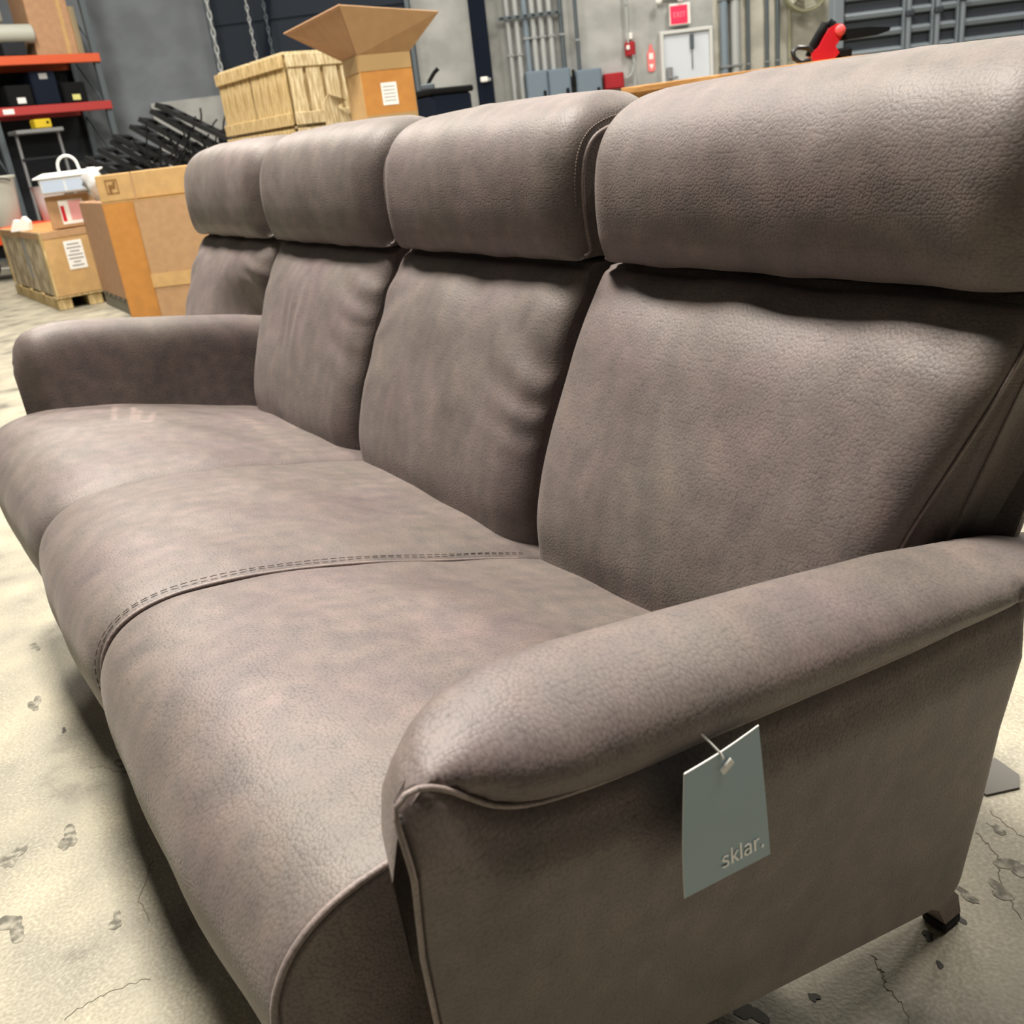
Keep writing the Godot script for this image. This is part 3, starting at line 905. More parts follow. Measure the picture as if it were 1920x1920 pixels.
	for a in 5:
		var th := TAU * a / 5.0
		fb.prism(PackedVector2Array([Vector2(0.02, -0.03), Vector2(0.28, -0.09), Vector2(0.29, 0.07), Vector2(0.02, 0.03)]), -0.01, 0.01, Transform3D(Basis(Vector3(0, 0, 1), th) * Basis(Vector3.RIGHT, 0.4), Vector3.ZERO))
	obj("blade_wheel", fb, M.wall_cream, fan)
	add_part("bracket", fan, M.steel, Vector3(0, 0, -0.2), Vector3(0.08, 0.08, 0.2), 0.006)
	# stains, cracks and paint on the floor, parts of it
	floor_marks(floor_)


func floor_marks(floor_: Node3D) -> void:
	var inv := floor_.transform.affine_inverse()
	var rng := RandomNumberGenerator.new()
	rng.seed = 7
	var spots := [[-.462, .724, .034, .020, 0], [-.478, .815, .030, .024, 0], [-.30, .835, .035, .022, 0], [-1.0, .703, .04, .014, 0], [-.836, .669, .012, .006, 1], [-.62, .60, .03, .012, 0], [-.20, .70, .022, .012, 0], [.00, .80, .03, .015, 0], [-1.3, .66, .03, .012, 0], [-1.65, .46, .06, .014, 0],
		[.585, -.385, .02, .022, 0], [.60, -.33, .022, .014, 0], [.575, -.29, .022, .008, 0], [.590, -.245, .012, .008, 1], [.583, -.19, .008, .010, 1], [.551, .0, .010, .006, 1], [.515, .078, .026, .016, 1], [.62, -.16, .006, .006, 1], [.53, -.44, .016, .01, 0], [.48, -.72, .03, .02, 0], [.45, -.9, .03, .03, 0]]
	for s: Array in spots:
		var poly := PackedVector2Array()
		var ph := rng.randf() * TAU
		for k in 26:
			var a := TAU * k / 26.0
			var q := 0.8 + 0.28 * sin(a * 2.0 + ph) + 0.18 * sin(a * 3.0 + ph * 2.0) + rng.randf_range(-0.1, 0.1)
			poly.append(Vector2(cos(a) * s[2] * q, sin(a) * s[3] * q))
		var mb := MB.new()
		mb.prism(poly, 0.0, 0.0007, inv * Transform3D(Basis(Vector3.RIGHT, -PI / 2), Vector3(s[0], 0, s[1])))
		obj("stain", mb, M.dark_stain if s[4] == 1 else M.stain, floor_)
	var lines := [[[-.06, .80], [-.068, .77], [-.064, .74], [-.06, .71], [-.05, .68]], [[-.66, .655], [-.64, .63], [-.60, .61], [-.56, .60]], [[.557, -.11], [.57, -.097], [.582, -.095], [.597, -.08], [.61, -.079], [.623, -.074], [.65, -.058], [.68, -.03]], [[.50, -.467], [.53, -.458], [.564, -.451], [.60, -.43], [.66, -.42]], [[.513, -.411], [.54, -.40], [.56, -.389], [.58, -.36], [.596, -.342], [.62, -.32], [.65, -.30]], [[-.95, .44], [-.90, .50], [-.88, .56]], [[-.3, .62], [-.22, .66], [-.15, .66]]]
	for l: Array in lines:
		var mb := MB.new()
		var pts := []
		for i in l.size() - 1:
			for k in 5:
				var p := Vector2(l[i][0], l[i][1]).lerp(Vector2(l[i + 1][0], l[i + 1][1]), k / 5.0)
				pts.append(inv * Vector3(p.x + rng.randf_range(-.003, .003), 0.0, p.y + rng.randf_range(-.003, .003)))
		mb.tube(pts, 0.0009, 5)
		obj("crack", mb, M.crack, floor_)
	var st := MB.new()
	st.box(inv * rp(-8.2, 13.9, 0.001), Vector3(4.0, 0.002, 0.14), 0.0)
	obj("painted_line", st, M.paper, floor_, "white painted floor line")
	var sc := thing("rubber_scrap", "flat dark grey scrap lying on the floor behind the sofa", "scrap", Vector3(0.468, 0.0, -0.545))
	var sm := MB.new()
	sm.prism(PackedVector2Array([Vector2(-.04, -.05), Vector2(.012, -.052), Vector2(.035, .0), Vector2(.018, .028), Vector2(-.03, .04)]), 0.0, 0.004, Transform3D(Basis(Vector3.RIGHT, -PI / 2), Vector3(0, 0.0005, 0)))
	obj("sheet", sm, mat(rgb8(84, 82, 78), 0.7), sc)


func lamps() -> void:
	var at := [[-0.9, 0.35, 2.65], [-5.8, 0.0, 1.5], [-10.0, -0.9, 1.1], [-7.6, 5.2, 0.25], [-2.1, -6.4, 0.8], [-6.2, -4.6, 0.7], [-11.2, -6.2, 0.5], [-7.0, -9.6, 0.9], [0.8, -4.4, 0.9]]  # all out of view; the last is added to brighten the floor behind the sofa
	for k in at.size():
		var p := Vector3(at[k][0], 6.2, at[k][1])
		var t := thing("high_bay_lamp", "white rectangular high bay lamp hung from the ceiling " + ["above the sofa", "beyond the sofa", "near the rack", "before the plywood crate", "near the container doors", "over the slatted crates", "over the black grids", "near the exit door", "behind the sofa, added to brighten the floor"][k], "lamp", p, 0.0, "high bay lamps under the ceiling")
		add_part("housing", t, M.white, Vector3(0, 0.05, 0), Vector3(1.7, 0.08, 0.9), 0.02)
		add_part("diffuser", t, M.lamp_glow, Vector3(0, 0.0, 0), Vector3(1.6, 0.02, 0.8), 0.004)
		for s: float in [-0.5, 0.5]: obj("rod", _tube([Vector3(s, 0.09, 0), Vector3(s, 0.4, 0), Vector3(s, 0.79, 0)], 0.008, 6), M.steel, t)
		var l := AreaLight3D.new()
		l.name = numbered("high_bay_light")
		l.area_size = Vector2(1.6, 0.8)
		l.light_energy = 30.0 * at[k][2]
		l.light_color = Color(1.0, 0.97, 0.925)
		l.area_range = 40.0
		l.shadow_enabled = true
		l.position = p + Vector3(0, -0.02, 0)
		l.rotation.x = -PI / 2
		add_child(l)


# ------------------------------------------------------------------ things around the hall
func corner_box(t: Node3D, called: String, m: Material, w: float, h: float, d: float, y := 0.0, ch := 0.006) -> MeshInstance3D:   # near corner at the thing's origin
	return add_part(called, t, m, Vector3(w / 2, y + h / 2, -d / 2), Vector3(w, h, d), ch)


func build_crates() -> void:
	# two slatted crates on two more, behind the sofa; the near corner of the right stack
	var a := deg_to_rad(33.6)
	var dirs := Vector2(-sin(a), cos(a))
	for k in 2:
		for lv in 2:
			var along := 0.0 if k == 0 else 0.73
			var w := 0.58; var d := 0.71; var h := 0.50 if lv == 1 else 0.58
			var y := 0.64 if lv == 0 else 1.245
			var names := ["pale slatted wooden crate, lower one of the nearer stack beside the open carton", "pale slatted wooden crate, upper one of the nearer stack beside the open carton", "slatted wooden crate, lower one of the farther stack by the dark dock door", "slatted wooden crate, upper one of the farther stack by the dark dock door"]
			var t := thing("wooden_crate", names[k * 2 + lv], "crate", rp(-1.307 + dirs.x * along, 8.0 + dirs.y * along, y), TURN + a, "slatted crates stacked behind the sofa")
			corner_box(t, "liner", M.wood, w - 0.04, h - 0.02, d - 0.04, 0.01).position = Vector3(0.02, 0, -0.02)
			for s in 4:   # slats of the left face, upright
				add_part("slat", t, M.wood, Vector3(-0.008, h / 2, -0.09 - s * (d - 0.18) / 3.0), Vector3(0.018, h - 0.02, 0.15), 0.003)
			for s in 4:
				add_part("slat", t, M.wood_pale, Vector3(0.07 + s * (w - 0.14) / 3.0, h / 2, 0.008), Vector3(0.115, h - 0.02, 0.018), 0.003)
			for yy: float in [0.045, h - 0.045]:
				add_part("batten", t, M.wood, Vector3(-0.025, yy, -d / 2), Vector3(0.02, 0.09, d), 0.003)
				add_part("batten", t, M.wood_pale, Vector3(w / 2, yy, 0.025), Vector3(w, 0.09, 0.02), 0.003)
			for s in 4: add_part("lid_board", t, M.wood_pale, Vector3(w / 2, h + 0.01, -0.11 - s * (d - 0.22) / 3.0), Vector3(w, 0.02, 0.18), 0.003)
	for k in 2:   # base under them
		var t := thing("wooden_pallet", ["wooden pallet under the nearer stack of slatted crates", "wooden pallet under the farther stack of slatted crates"][k], "pallet", rp(-1.307 + dirs.x * 0.73 * k, 8.0 + dirs.y * 0.73 * k, 0), TURN + a)
		for s in 3: add_part("bearer", t, M.wood, Vector3(0.29, 0.05, -0.06 - s * 0.295), Vector3(0.58, 0.1, 0.09), 0.004)
		for s in 5: add_part("board", t, M.wood, Vector3(0.055 + s * 0.117, 0.11, -0.355), Vector3(0.1, 0.02, 0.71), 0.003)
		var c := thing("brown_carton", ["brown carton carrying the nearer slatted crates on its pallet", "brown carton carrying the farther slatted crates on its pallet"][k], "box", rp(-1.307 + dirs.x * 0.73 * k, 8.0 + dirs.y * 0.73 * k, 0.122), TURN + a)
		corner_box(c, "body", M.card_pink, 0.57, 0.512, 0.70)
		add_part("tape", c, M.tape, Vector3(0.3, 0.5125, -0.35), Vector3(0.06, 0.002, 0.70), 0.0)
	# torn cardboard leaning on the right face
	var tc := thing("torn_carton", "brown carton with torn pale flaps beside the slatted crates", "box", rp(-1.0, 7.62), TURN + 0.5)
	add_part("body", tc, M.card, Vector3(0.1, 0.6, -0.1), Vector3(0.26, 1.2, 0.24), 0.006)
	var tm := MB.new()
	tm.prism(PackedVector2Array([Vector2(-.03, 1.19), Vector2(.23, 1.19), Vector2(.22, 1.30), Vector2(.15, 1.27), Vector2(.08, 1.33), Vector2(.16, 1.37), Vector2(.02, 1.42), Vector2(-.03, 1.36)]), 0.012, 0.02)
	obj("torn_flap", tm, M.wood_pale, tc)


func flap(q: Array, th: float) -> MB:   # four corners, thickened along its own normal
	var mb := MB.new()
	var nn: Vector3 = ((q[1] - q[0]) as Vector3).cross(q[3] - q[0]).normalized() * th
	var p := []
	for e: Vector3 in q: p.append(e - nn)
	mb.quad(q[0], q[1], q[2], q[3]); mb.quad(p[3], p[2], p[1], p[0])
	for k in 4: mb.quad(p[k], p[(k + 1) % 4], q[(k + 1) % 4], q[k])
	return mb


func build_open_carton() -> void:
	var a := deg_to_rad(20.0)
	var t := thing("open_carton", "tall cardboard carton with flaps flared wide open behind the sofa", "box", rp(-0.655, 7.0), TURN + a)
	var w := 0.36; var d := 0.42; var h := 1.60
	# four walls, open at the top
	add_part("wall_sheet", t, M.card_orange, Vector3(w / 2, h / 2, 0), Vector3(w, h, 0.012), 0.002)
	add_part("wall_sheet", t, M.card, Vector3(w / 2, h / 2, -d), Vector3(w, h, 0.012), 0.002)
	add_part("wall_sheet", t, M.card_tan, Vector3(0, h / 2, -d / 2), Vector3(0.012, h, d), 0.002)
	add_part("wall_sheet", t, M.card, Vector3(w, h / 2, -d / 2), Vector3(0.012, h, d), 0.002)
	add_part("bottom", t, M.card, Vector3(w / 2, 0.01, -d / 2), Vector3(w, 0.014, d), 0.002)
	var f1 := flap([Vector3(-0.006, h, 0.006), Vector3(w + 0.006, h, 0.006), Vector3(w + 0.18, h + 0.20, 0.20), Vector3(-0.12, h + 0.28, 0.20)], 0.008)
	obj("flap", f1, M.card, t)
	var f2 := flap([Vector3(-0.006, h, -d), Vector3(-0.006, h, 0.006), Vector3(-0.12, h + 0.28, 0.20), Vector3(-0.36, h + 0.22, -d - 0.12)], 0.008)
	obj("flap", f2, M.card_pink, t)
	var f3 := flap([Vector3(w, h, 0.0), Vector3(w, h, -d), Vector3(w + 0.30, h + 0.16, -d - 0.1), Vector3(w + 0.18, h + 0.20, 0.20)], 0.008)
	obj("flap", f3, M.card, t)
	var f4 := flap([Vector3(w, h, -d), Vector3(0, h, -d), Vector3(-0.2, h + 0.16, -d - 0.24), Vector3(w + 0.2, h + 0.16, -d - 0.24)], 0.008)
	obj("flap", f4, M.card, t)
	add_part("tape", t, M.tape, Vector3(w / 2, h - 0.05, 0.008), Vector3(w, 0.1, 0.004), 0.0)
	add_part("tape", t, M.tape, Vector3(-0.008, h - 0.05, -d / 2), Vector3(0.004, 0.1, d), 0.0)
	add_part("tape", t, M.tape, Vector3(w / 2, h - 0.40, 0.008), Vector3(w, 0.05, 0.003), 0.0)
	var lb := add_part("label", t, M.paper, Vector3(w * 0.50, h - 0.25, 0.008), Vector3(0.11, 0.14, 0.003), 0.0, Basis.IDENTITY, "white paper shipping label")
	for k in 5: add_part("print_line", lb, M.label_grey, Vector3(w * 0.50, h - 0.205 - k * 0.022, 0.0098), Vector3(0.085, 0.006, 0.001), 0.0)
	# dark tote further back with a hand pump on it
	var b := thing("black_tote", "dark navy lidded tote standing right of the open carton", "container", rp(-0.165, 9.0), TURN + 0.5)
	add_part("body", b, M.navy, Vector3(0, 0.70, 0), Vector3(0.40, 1.36, 0.36), 0.03)
	add_part("lid", b, M.black, Vector3(0, 1.395, 0), Vector3(0.43, 0.05, 0.39), 0.02)
	var pm := thing("hand_pump", "small dark handle tool lying on the navy tote", "tool", rp(-0.26, 9.0, 1.42), TURN)
	obj("shaft", _tube([Vector3(-0.03, 0.01, 0), Vector3(0.0, 0.07, 0), Vector3(0.05, 0.13, 0), Vector3(0.09, 0.16, 0)], 0.018), M.black, pm)
	add_part("foot", pm, M.upright, Vector3(-0.02, 0.025, 0), Vector3(0.12, 0.05, 0.08), 0.01)


func build_left_boxes() -> void:
	# A: brown carton receding; B: orange; C: tan; D: flat carton on top
	var pa := thing("grey_pallet", "weathered grey pallet under the tall brown carton", "pallet", rp(-2.68, 7.42), TURN + deg_to_rad(30))
	for s in 3: add_part("bearer", pa, M.pallet_grey, Vector3(0.04 + s * 0.16, 0.05, -0.68), Vector3(0.07, 0.1, 1.34), 0.004)
	for s in 7: add_part("board", pa, M.pallet_grey, Vector3(0.2, 0.11, -0.07 - s * 0.20), Vector3(0.4, 0.02, 0.13), 0.003)
	var A := thing("tall_carton", "tall plain brown carton on a grey pallet, left of the orange carton", "box", rp(-2.68, 7.42, 0.121), TURN + deg_to_rad(30))
	corner_box(A, "body", M.card_pink, 0.26, 0.745, 1.35)
	add_part("label", A, M.paper, Vector3(-0.003, 0.40, -0.10), Vector3(0.004, 0.17, 0.09), 0.0, Basis.IDENTITY, "white label")
	add_part("tape", A, M.tape, Vector3(0.13, 0.7455, -0.67), Vector3(0.06, 0.002, 1.35), 0.0)
	var B := thing("orange_carton", "narrow bright orange-brown carton between the brown and tan cartons", "box", rp(-2.665, 7.22), TURN + deg_to_rad(-4))
	corner_box(B, "body", M.card_orange, 0.235, 0.865, 0.18)
	add_part("edge_flap", B, M.card_tan, Vector3(0.1175, 0.868, -0.09), Vector3(0.235, 0.008, 0.18), 0.0)
	var C := thing("tan_carton", "large tan carton with a taped band, just behind the far armrest", "box", rp(-2.427, 7.18), TURN + deg_to_rad(-4))
	corner_box(C, "body", M.card, 0.655, 0.862, 0.5)
	add_part("tape", C, M.card_tan, Vector3(0.31, 0.30, 0.004), Vector3(0.62, 0.10, 0.004), 0.0)
	add_part("edge_flap", C, M.card_tan, Vector3(0.31, 0.865, -0.25), Vector3(0.62, 0.008, 0.5), 0.0)
	var D := thing("flat_carton", "low golden carton with a printed square lying on the orange and tan cartons", "box", rp(-2.665, 7.22, 0.8725), TURN + deg_to_rad(-4))
	corner_box(D, "body", M.card_tan, 0.72, 0.185, 0.4)
	var pr := MB.new()
	for e: Array in [[0.09, 0.145, 0.09, 0.008], [0.09, 0.055, 0.09, 0.008], [0.049, 0.10, 0.008, 0.09], [0.131, 0.10, 0.008, 0.09], [0.09, 0.10, 0.05, 0.03], [0.075, 0.075, 0.02, 0.03], [0.11, 0.125, 0.02, 0.02]]:
		pr.box(Vector3(e[0] + 0.02, e[1], 0.001), Vector3(e[2], e[3], 0.002), 0.0)
	obj("printed_mark", pr, M.print_brown, D)
	add_part("tape", D, M.card, Vector3(0.265, 0.0925, 0.001), Vector3(0.012, 0.185, 0.003), 0.0)
	# crate on a pallet at the far left
	var a := deg_to_rad(33.0)
	var pl := thing("wooden_pallet", "wooden pallet under the plywood-sided crate", "pallet", rp(-3.73, 8.48), TURN + a)
	for s in 3: add_part("block_row", pl, M.wood, Vector3(0.07 + s * 0.26, 0.05, -1.12), Vector3(0.12, 0.1, 2.2), 0.004)
	for s in 4: add_part("board", pl, M.wood, Vector3(0.33, 0.108, -0.06 - s * 0.6), Vector3(0.66, 0.018, 0.12), 0.003)
	var E := thing("plywood_crate", "open plywood crate with a printed white label standing on a pallet", "crate", rp(-3.71, 8.50, 0.118), TURN + a)
	var w := 0.62; var h := 0.545; var d := 2.2
	add_part("side", E, M.ply_pale, Vector3(0, h / 2, -d / 2), Vector3(0.02, h, d), 0.003, Basis.IDENTITY, "pale scuffed plywood side")
	add_part("side", E, M.ply_pale, Vector3(w, h / 2, -d / 2), Vector3(0.02, h, d), 0.003)
	add_part("end", E, M.card_tan, Vector3(w / 2, h / 2, 0), Vector3(w, h, 0.02), 0.003)
	add_part("end", E, M.card_tan, Vector3(w / 2, h / 2, -d), Vector3(w, h, 0.02), 0.003)
	add_part("lid", E, M.ply, Vector3(w / 2, h - 0.02, -d / 2), Vector3(w - 0.02, 0.02, d - 0.02), 0.003)
	for z: float in [0.0, -d]: add_part("corner_post", E, M.wood, Vector3(-0.002, h / 2, z - 0.04 if z == 0.0 else z + 0.04), Vector3(0.03, h, 0.09), 0.004)
	add_part("rim", E, M.card, Vector3(-0.006, h - 0.03, -d / 2), Vector3(0.02, 0.06, d), 0.004)
	add_part("rim", E, M.card, Vector3(w / 2, h - 0.03, 0.008), Vector3(w, 0.06, 0.012), 0.004)
	add_part("stencil", E, M.label_grey, Vector3(-0.012, h * 0.55, -0.95), Vector3(0.002, 0.36, 0.14), 0.0)
	var lb := add_part("label", E, M.paper, Vector3(0.23, 0.33, 0.0125), Vector3(0.15, 0.24, 0.003), 0.0, Basis.IDENTITY, "white shipping label with dark print")
	for k in 7: add_part("print_line", lb, M.label_grey, Vector3(0.23, 0.42 - k * 0.03, 0.0145), Vector3([0.1, 0.12, 0.08, 0.12, 0.12, 0.06, 0.1][k], 0.012, 0.001), 0.0)
	# things on it
	var s1 := thing("small_carton", "small brown carton with a red and white sticker on the plywood crate", "box", rp(-3.70, 8.75, 0.665), TURN + deg_to_rad(12))
	corner_box(s1, "body", M.card, 0.36, 0.27, 0.3)
	var st := add_part("sticker", s1, M.paper, Vector3(0.20, 0.13, 0.001), Vector3(0.20, 0.2, 0.003), 0.0, Basis.IDENTITY, "red and white sticker")
	add_part("red_band", st, M.red_bright, Vector3(0.125, 0.12, 0.0035), Vector3(0.03, 0.13, 0.002), 0.0)
	add_part("pink_block", st, M.pink_print, Vector3(0.235, 0.14, 0.0035), Vector3(0.11, 0.16, 0.002), 0.0)
	var s2 := thing("white_tray", "white and pale blue wrapped tray lying on the small carton", "tray", rp(-3.70, 8.66, 0.937), TURN + deg_to_rad(4))
	var tm := MB.new()
	tm.xf = Transform3D(Basis(Vector3.RIGHT, 0.12), Vector3.ZERO)
	tm.box(Vector3(0.25, 0.08, -0.14), Vector3(0.46, 0.14, 0.26), 0.02)
	obj("wrap", tm, M.foil, s2)
	var bn := MB.new()
	bn.xf = tm.xf
	for e: Array in [[0.14, 0.18], [0.35, 0.20]]: bn.box(Vector3(e[0], 0.075, -0.009), Vector3(e[1], 0.09, 0.004), 0.0)
	obj("blue_print", bn, mat(rgb8(190, 208, 232), 0.5), s2)
	add_part("lip", s2, M.paper, Vector3(0.25, 0.165, -0.12), Vector3(0.52, 0.012, 0.28), 0.004, Basis(Vector3.RIGHT, 0.12))
	var hd := thing("bent_handle", "white bent metal tube handle standing behind the wrapped tray", "handle", rp(-3.42, 8.74, 1.08), TURN)
	var arc := []
	for k in 13:
		var th := PI * k / 12.0
		arc.append(Vector3(-cos(th) * 0.085, 0.08 + sin(th) * 0.085, 0))
	arc.push_front(Vector3(-0.085, 0, 0)); arc.append(Vector3(0.10, -0.02, 0.0))
	obj("tube", _tube(arc, 0.012), M.white, hd)
	var bg := thing("plastic_bag", "crumpled grey plastic bag beside the golden flat carton", "bag", rp(-3.04, 8.22, 0.872), TURN)
	var rows := []
	for i in 9:
		var row := []
		for j in 14:
			var th := TAU * j / 14.0
			var r := 0.10 * sin(PI * (i + 0.6) / 9.6) * (1.0 + 0.25 * sin(th * 3.0 + i) + 0.15 * sin(th * 5.0 - i * 2.0))
			row.append(Vector3(cos(th) * r * 0.8, i * 0.032, sin(th) * r))
		rows.append(row)
	var gm := MB.new()
	var ax := []
	for i in 9: ax.append(Vector3(0, i * 0.032, 0))
	gm.grid_any(rows, ax)
	obj("film", gm, M.bag, bg)
	# white cloth scrap on the crate, buckets and the orange truck
	var cl := thing("paper_scrap", "crumpled white paper lying on the left end of the plywood crate", "paper", rp(-4.22, 9.3, 0.665), TURN)
	var cm := MB.new()
	cm.prism(PackedVector2Array([Vector2(-.08, 0), Vector2(.09, 0), Vector2(.10, .07), Vector2(.06, .12), Vector2(.015, .085), Vector2(-.03, .10), Vector2(-.06, .05)]), -0.04, 0.04)
	obj("sheet", cm, M.paper, cl)
	var bk := [[-5.62, 12.0, "open grey-white bucket at the left edge behind the crate", M.grey_plastic], [-5.15, 12.35, "grey plastic-wrapped bundle right of the open bucket", M.bag]]
	for e: Array in bk:
		var t := thing("bucket", e[2], "bucket", rp(e[0], e[1], 0.62), TURN)
		if e[0] > -5.5: t.scale = Vector3.ONE * 0.72
		var bm := MB.new()
		bm.lathe([Vector2(0.0, 0.0), Vector2(0.20, 0.0), Vector2(0.23, 0.30), Vector2(0.25, 0.52), Vector2(0.265, 0.53), Vector2(0.265, 0.56), Vector2(0.24, 0.56), Vector2(0.21, 0.1), Vector2(0.0, 0.08)], 22)
		obj("shell", bm, e[3], t)
		var hr := []
		for k in 13: hr.append(Vector3(cos(PI * k / 12) * 0.26, 0.5 + sin(PI * k / 12) * 0.06, 0.1 + sin(PI * k / 12) * 0.18))
		obj("bail", _tube(hr, 0.008, 6), M.black, t)
	var tk := thing("platform_truck", "orange-red steel platform under the buckets at the left edge", "cart", rp(-5.85, 12.2), TURN)
	add_part("deck", tk, M.orange_paint, Vector3(0.2, 0.52, 0), Vector3(1.5, 0.20, 0.8), 0.012)
	add_part("skirt", tk, M.black, Vector3(0.2, 0.34, 0), Vector3(1.4, 0.14, 0.7), 0.01)
	for x: float in [-0.35, 0.75]:
		for z: float in [-0.28, 0.28]:
			var wm := MB.new()
			wm.lathe([Vector2(0.0, -0.04), Vector2(0.12, -0.04), Vector2(0.14, -0.02), Vector2(0.14, 0.02), Vector2(0.12, 0.04), Vector2(0.0, 0.04)], 18, Vector3(x, 0.14, z), Basis(Vector3.RIGHT, PI / 2))
			obj("wheel", wm, M.rubber, tk)


func build_rack() -> void:
	var t := thing("pallet_rack", "tall pallet rack with orange beams against the blue-grey wall", "rack", rp(-6.06, 13.55), TURN + 0.76)
	var W := 1.54
	for x: float in [0.0, W]:
		for z: float in [0.0, -0.8]: add_part("upright", t, M.upright, Vector3(x, 2.3, z), Vector3(0.08, 4.6, 0.07), 0.006)
		var bm := MB.new()
		for k in 5: bm.tube([Vector3(x, 0.3 + k * 0.8, 0), Vector3(x, 0.7 + k * 0.8, -0.4), Vector3(x, 1.1 + k * 0.8, -0.8)], 0.015, 6)
		obj("lattice", bm, M.upright, t)
	for e: Array in [[2.55, M.beam_orange], [1.95, M.beam_red]]:
		for z: float in [0.04, -0.84]: add_part("beam", t, e[1], Vector3(W / 2, e[0], z), Vector3(W + 0.08, 0.11, 0.05), 0.008)
		add_part("deck", t, M.rack_dark, Vector3(W / 2, e[0] + 0.04, -0.4), Vector3(W - 0.08, 0.02, 0.84), 0.002)
	add_part("placard", t, M.paper, Vector3(0.17, 1.95, 0.067), Vector3(0.14, 0.06, 0.004), 0.0)
	add_part("shade_sheet", t, M.rack_dark, Vector3(W / 2, 1.3, -0.87), Vector3(W, 2.4, 0.02), 0.002, Basis.IDENTITY, "dark sheet added for the shade inside the rack")  # added sheet, its dark colour stands for the shade within the rack
	# on the upper level
	var A := func(x: float, y: float, z: float) -> Vector3: return t.transform * Vector3(x, y, z)
	var ty := TURN + 0.76
	var b1 := thing("brown_carton", "tall brown carton on the upper level of the pallet rack", "box", A.call(1.07, 2.602, -0.3), ty)
	add_part("body", b1, M.card_pink, Vector3(0, 0.42, 0), Vector3(0.56, 0.84, 0.5), 0.006)
	add_part("tape", b1, M.card_tan, Vector3(0.16, 0.42, 0.252), Vector3(0.05, 0.84, 0.003), 0.0)
	var b2 := thing("grey_carton", "slim olive-grey carton at the right end of the rack's upper level", "box", A.call(1.37, 2.602, -0.35), ty)
	add_part("body", b2, mat(rgb8(150, 138, 112), 0.85), Vector3(0, 0.3, 0), Vector3(0.18, 0.6, 0.5), 0.006)
	add_part("tape", b2, M.tape, Vector3(0.0, 0.3, 0.252), Vector3(0.04, 0.6, 0.003), 0.0)
	var ro := thing("paper_roll", "pale roll lying on the rack's upper level before the grey sacks", "roll", A.call(0.48, 2.77, -0.03), ty)
	var rm := MB.new()
	rm.lathe([Vector2(0.03, -0.3), Vector2(0.11, -0.3), Vector2(0.115, -0.28), Vector2(0.115, 0.28), Vector2(0.11, 0.3), Vector2(0.03, 0.3), Vector2(0.03, -0.3)], 24, Vector3(0, 0.10, 0), Basis(Vector3(0, 0, 1), PI / 2))
	obj("sheet", rm, M.grey_plastic, ro)
	add_part("stand", ro, M.rack_dark, Vector3(0, -0.085, 0), Vector3(0.3, 0.16, 0.16), 0.01)
	var sk := thing("grey_sack", "light grey sacks heaped at the left of the rack's upper level", "sack", A.call(0.32, 2.602, -0.45), ty)
	add_part("lower_sack", sk, M.grey_plastic, Vector3(0, 0.2, 0), Vector3(0.5, 0.38, 0.45), 0.09)
	add_part("upper_sack", sk, M.grey_plastic, Vector3(0.02, 0.56, 0), Vector3(0.46, 0.36, 0.42), 0.09)
	# on the lower level
	var bins := [[0.42, 0.34, 0.27, 0.0, "black storage bin with pale label, left on the rack's lower level", M.paper], [0.78, 0.34, 0.42, 1.0, "taller navy storage bin in the middle of the rack's lower level", M.label_grey], [1.16, 0.32, 0.27, 0.0, "black storage bin with yellowish label, right on the rack's lower level", mat(rgb8(212, 210, 130), 0.7)]]
	for e: Array in bins:
		var b := thing("storage_bin", e[4], "bin", A.call(e[0], 2.002, -0.25), ty, "dark bins on the rack's lower level")
		add_part("body", b, M.navy if e[3] > 0 else M.black, Vector3(0, e[2] / 2, 0), Vector3(e[1], e[2], 0.4), 0.02)
		add_part("label", b, e[5], Vector3(0, 0.08 if e[3] == 0.0 else 0.36, 0.202), Vector3(0.11, 0.07, 0.003), 0.0)
	# grey stool with a yellow box, at floor level
	var st := thing("step_stool", "grey metal step stool standing under the pallet rack", "stool", A.call(0.36, 0.0, 0.26), ty)
	for x: float in [-0.28, 0.32]: obj("leg", _tube([Vector3(x, 0, 0.0), Vector3(x * 0.95, 0.8, 0), Vector3(x * 0.9, 1.66, 0)], 0.022), M.steel, st)
	add_part("top", st, M.steel, Vector3(0.01, 1.68, 0), Vector3(0.62, 0.05, 0.3), 0.01)
	for y: float in [0.5, 1.0, 1.35]: add_part("rung", st, M.rack_dark, Vector3(0.01, y, 0), Vector3(0.56, 0.03, 0.1), 0.006)
	var yb := thing("yellow_case", "small yellow case on top of the grey step stool", "case", A.call(0.46, 1.706, 0.26), ty)
	add_part("body", yb, M.yellow, Vector3(0, 0.06, 0), Vector3(0.22, 0.11, 0.16), 0.012)
	add_part("latch", yb, M.black, Vector3(0.06, 0.07, 0.082), Vector3(0.03, 0.03, 0.01), 0.003)


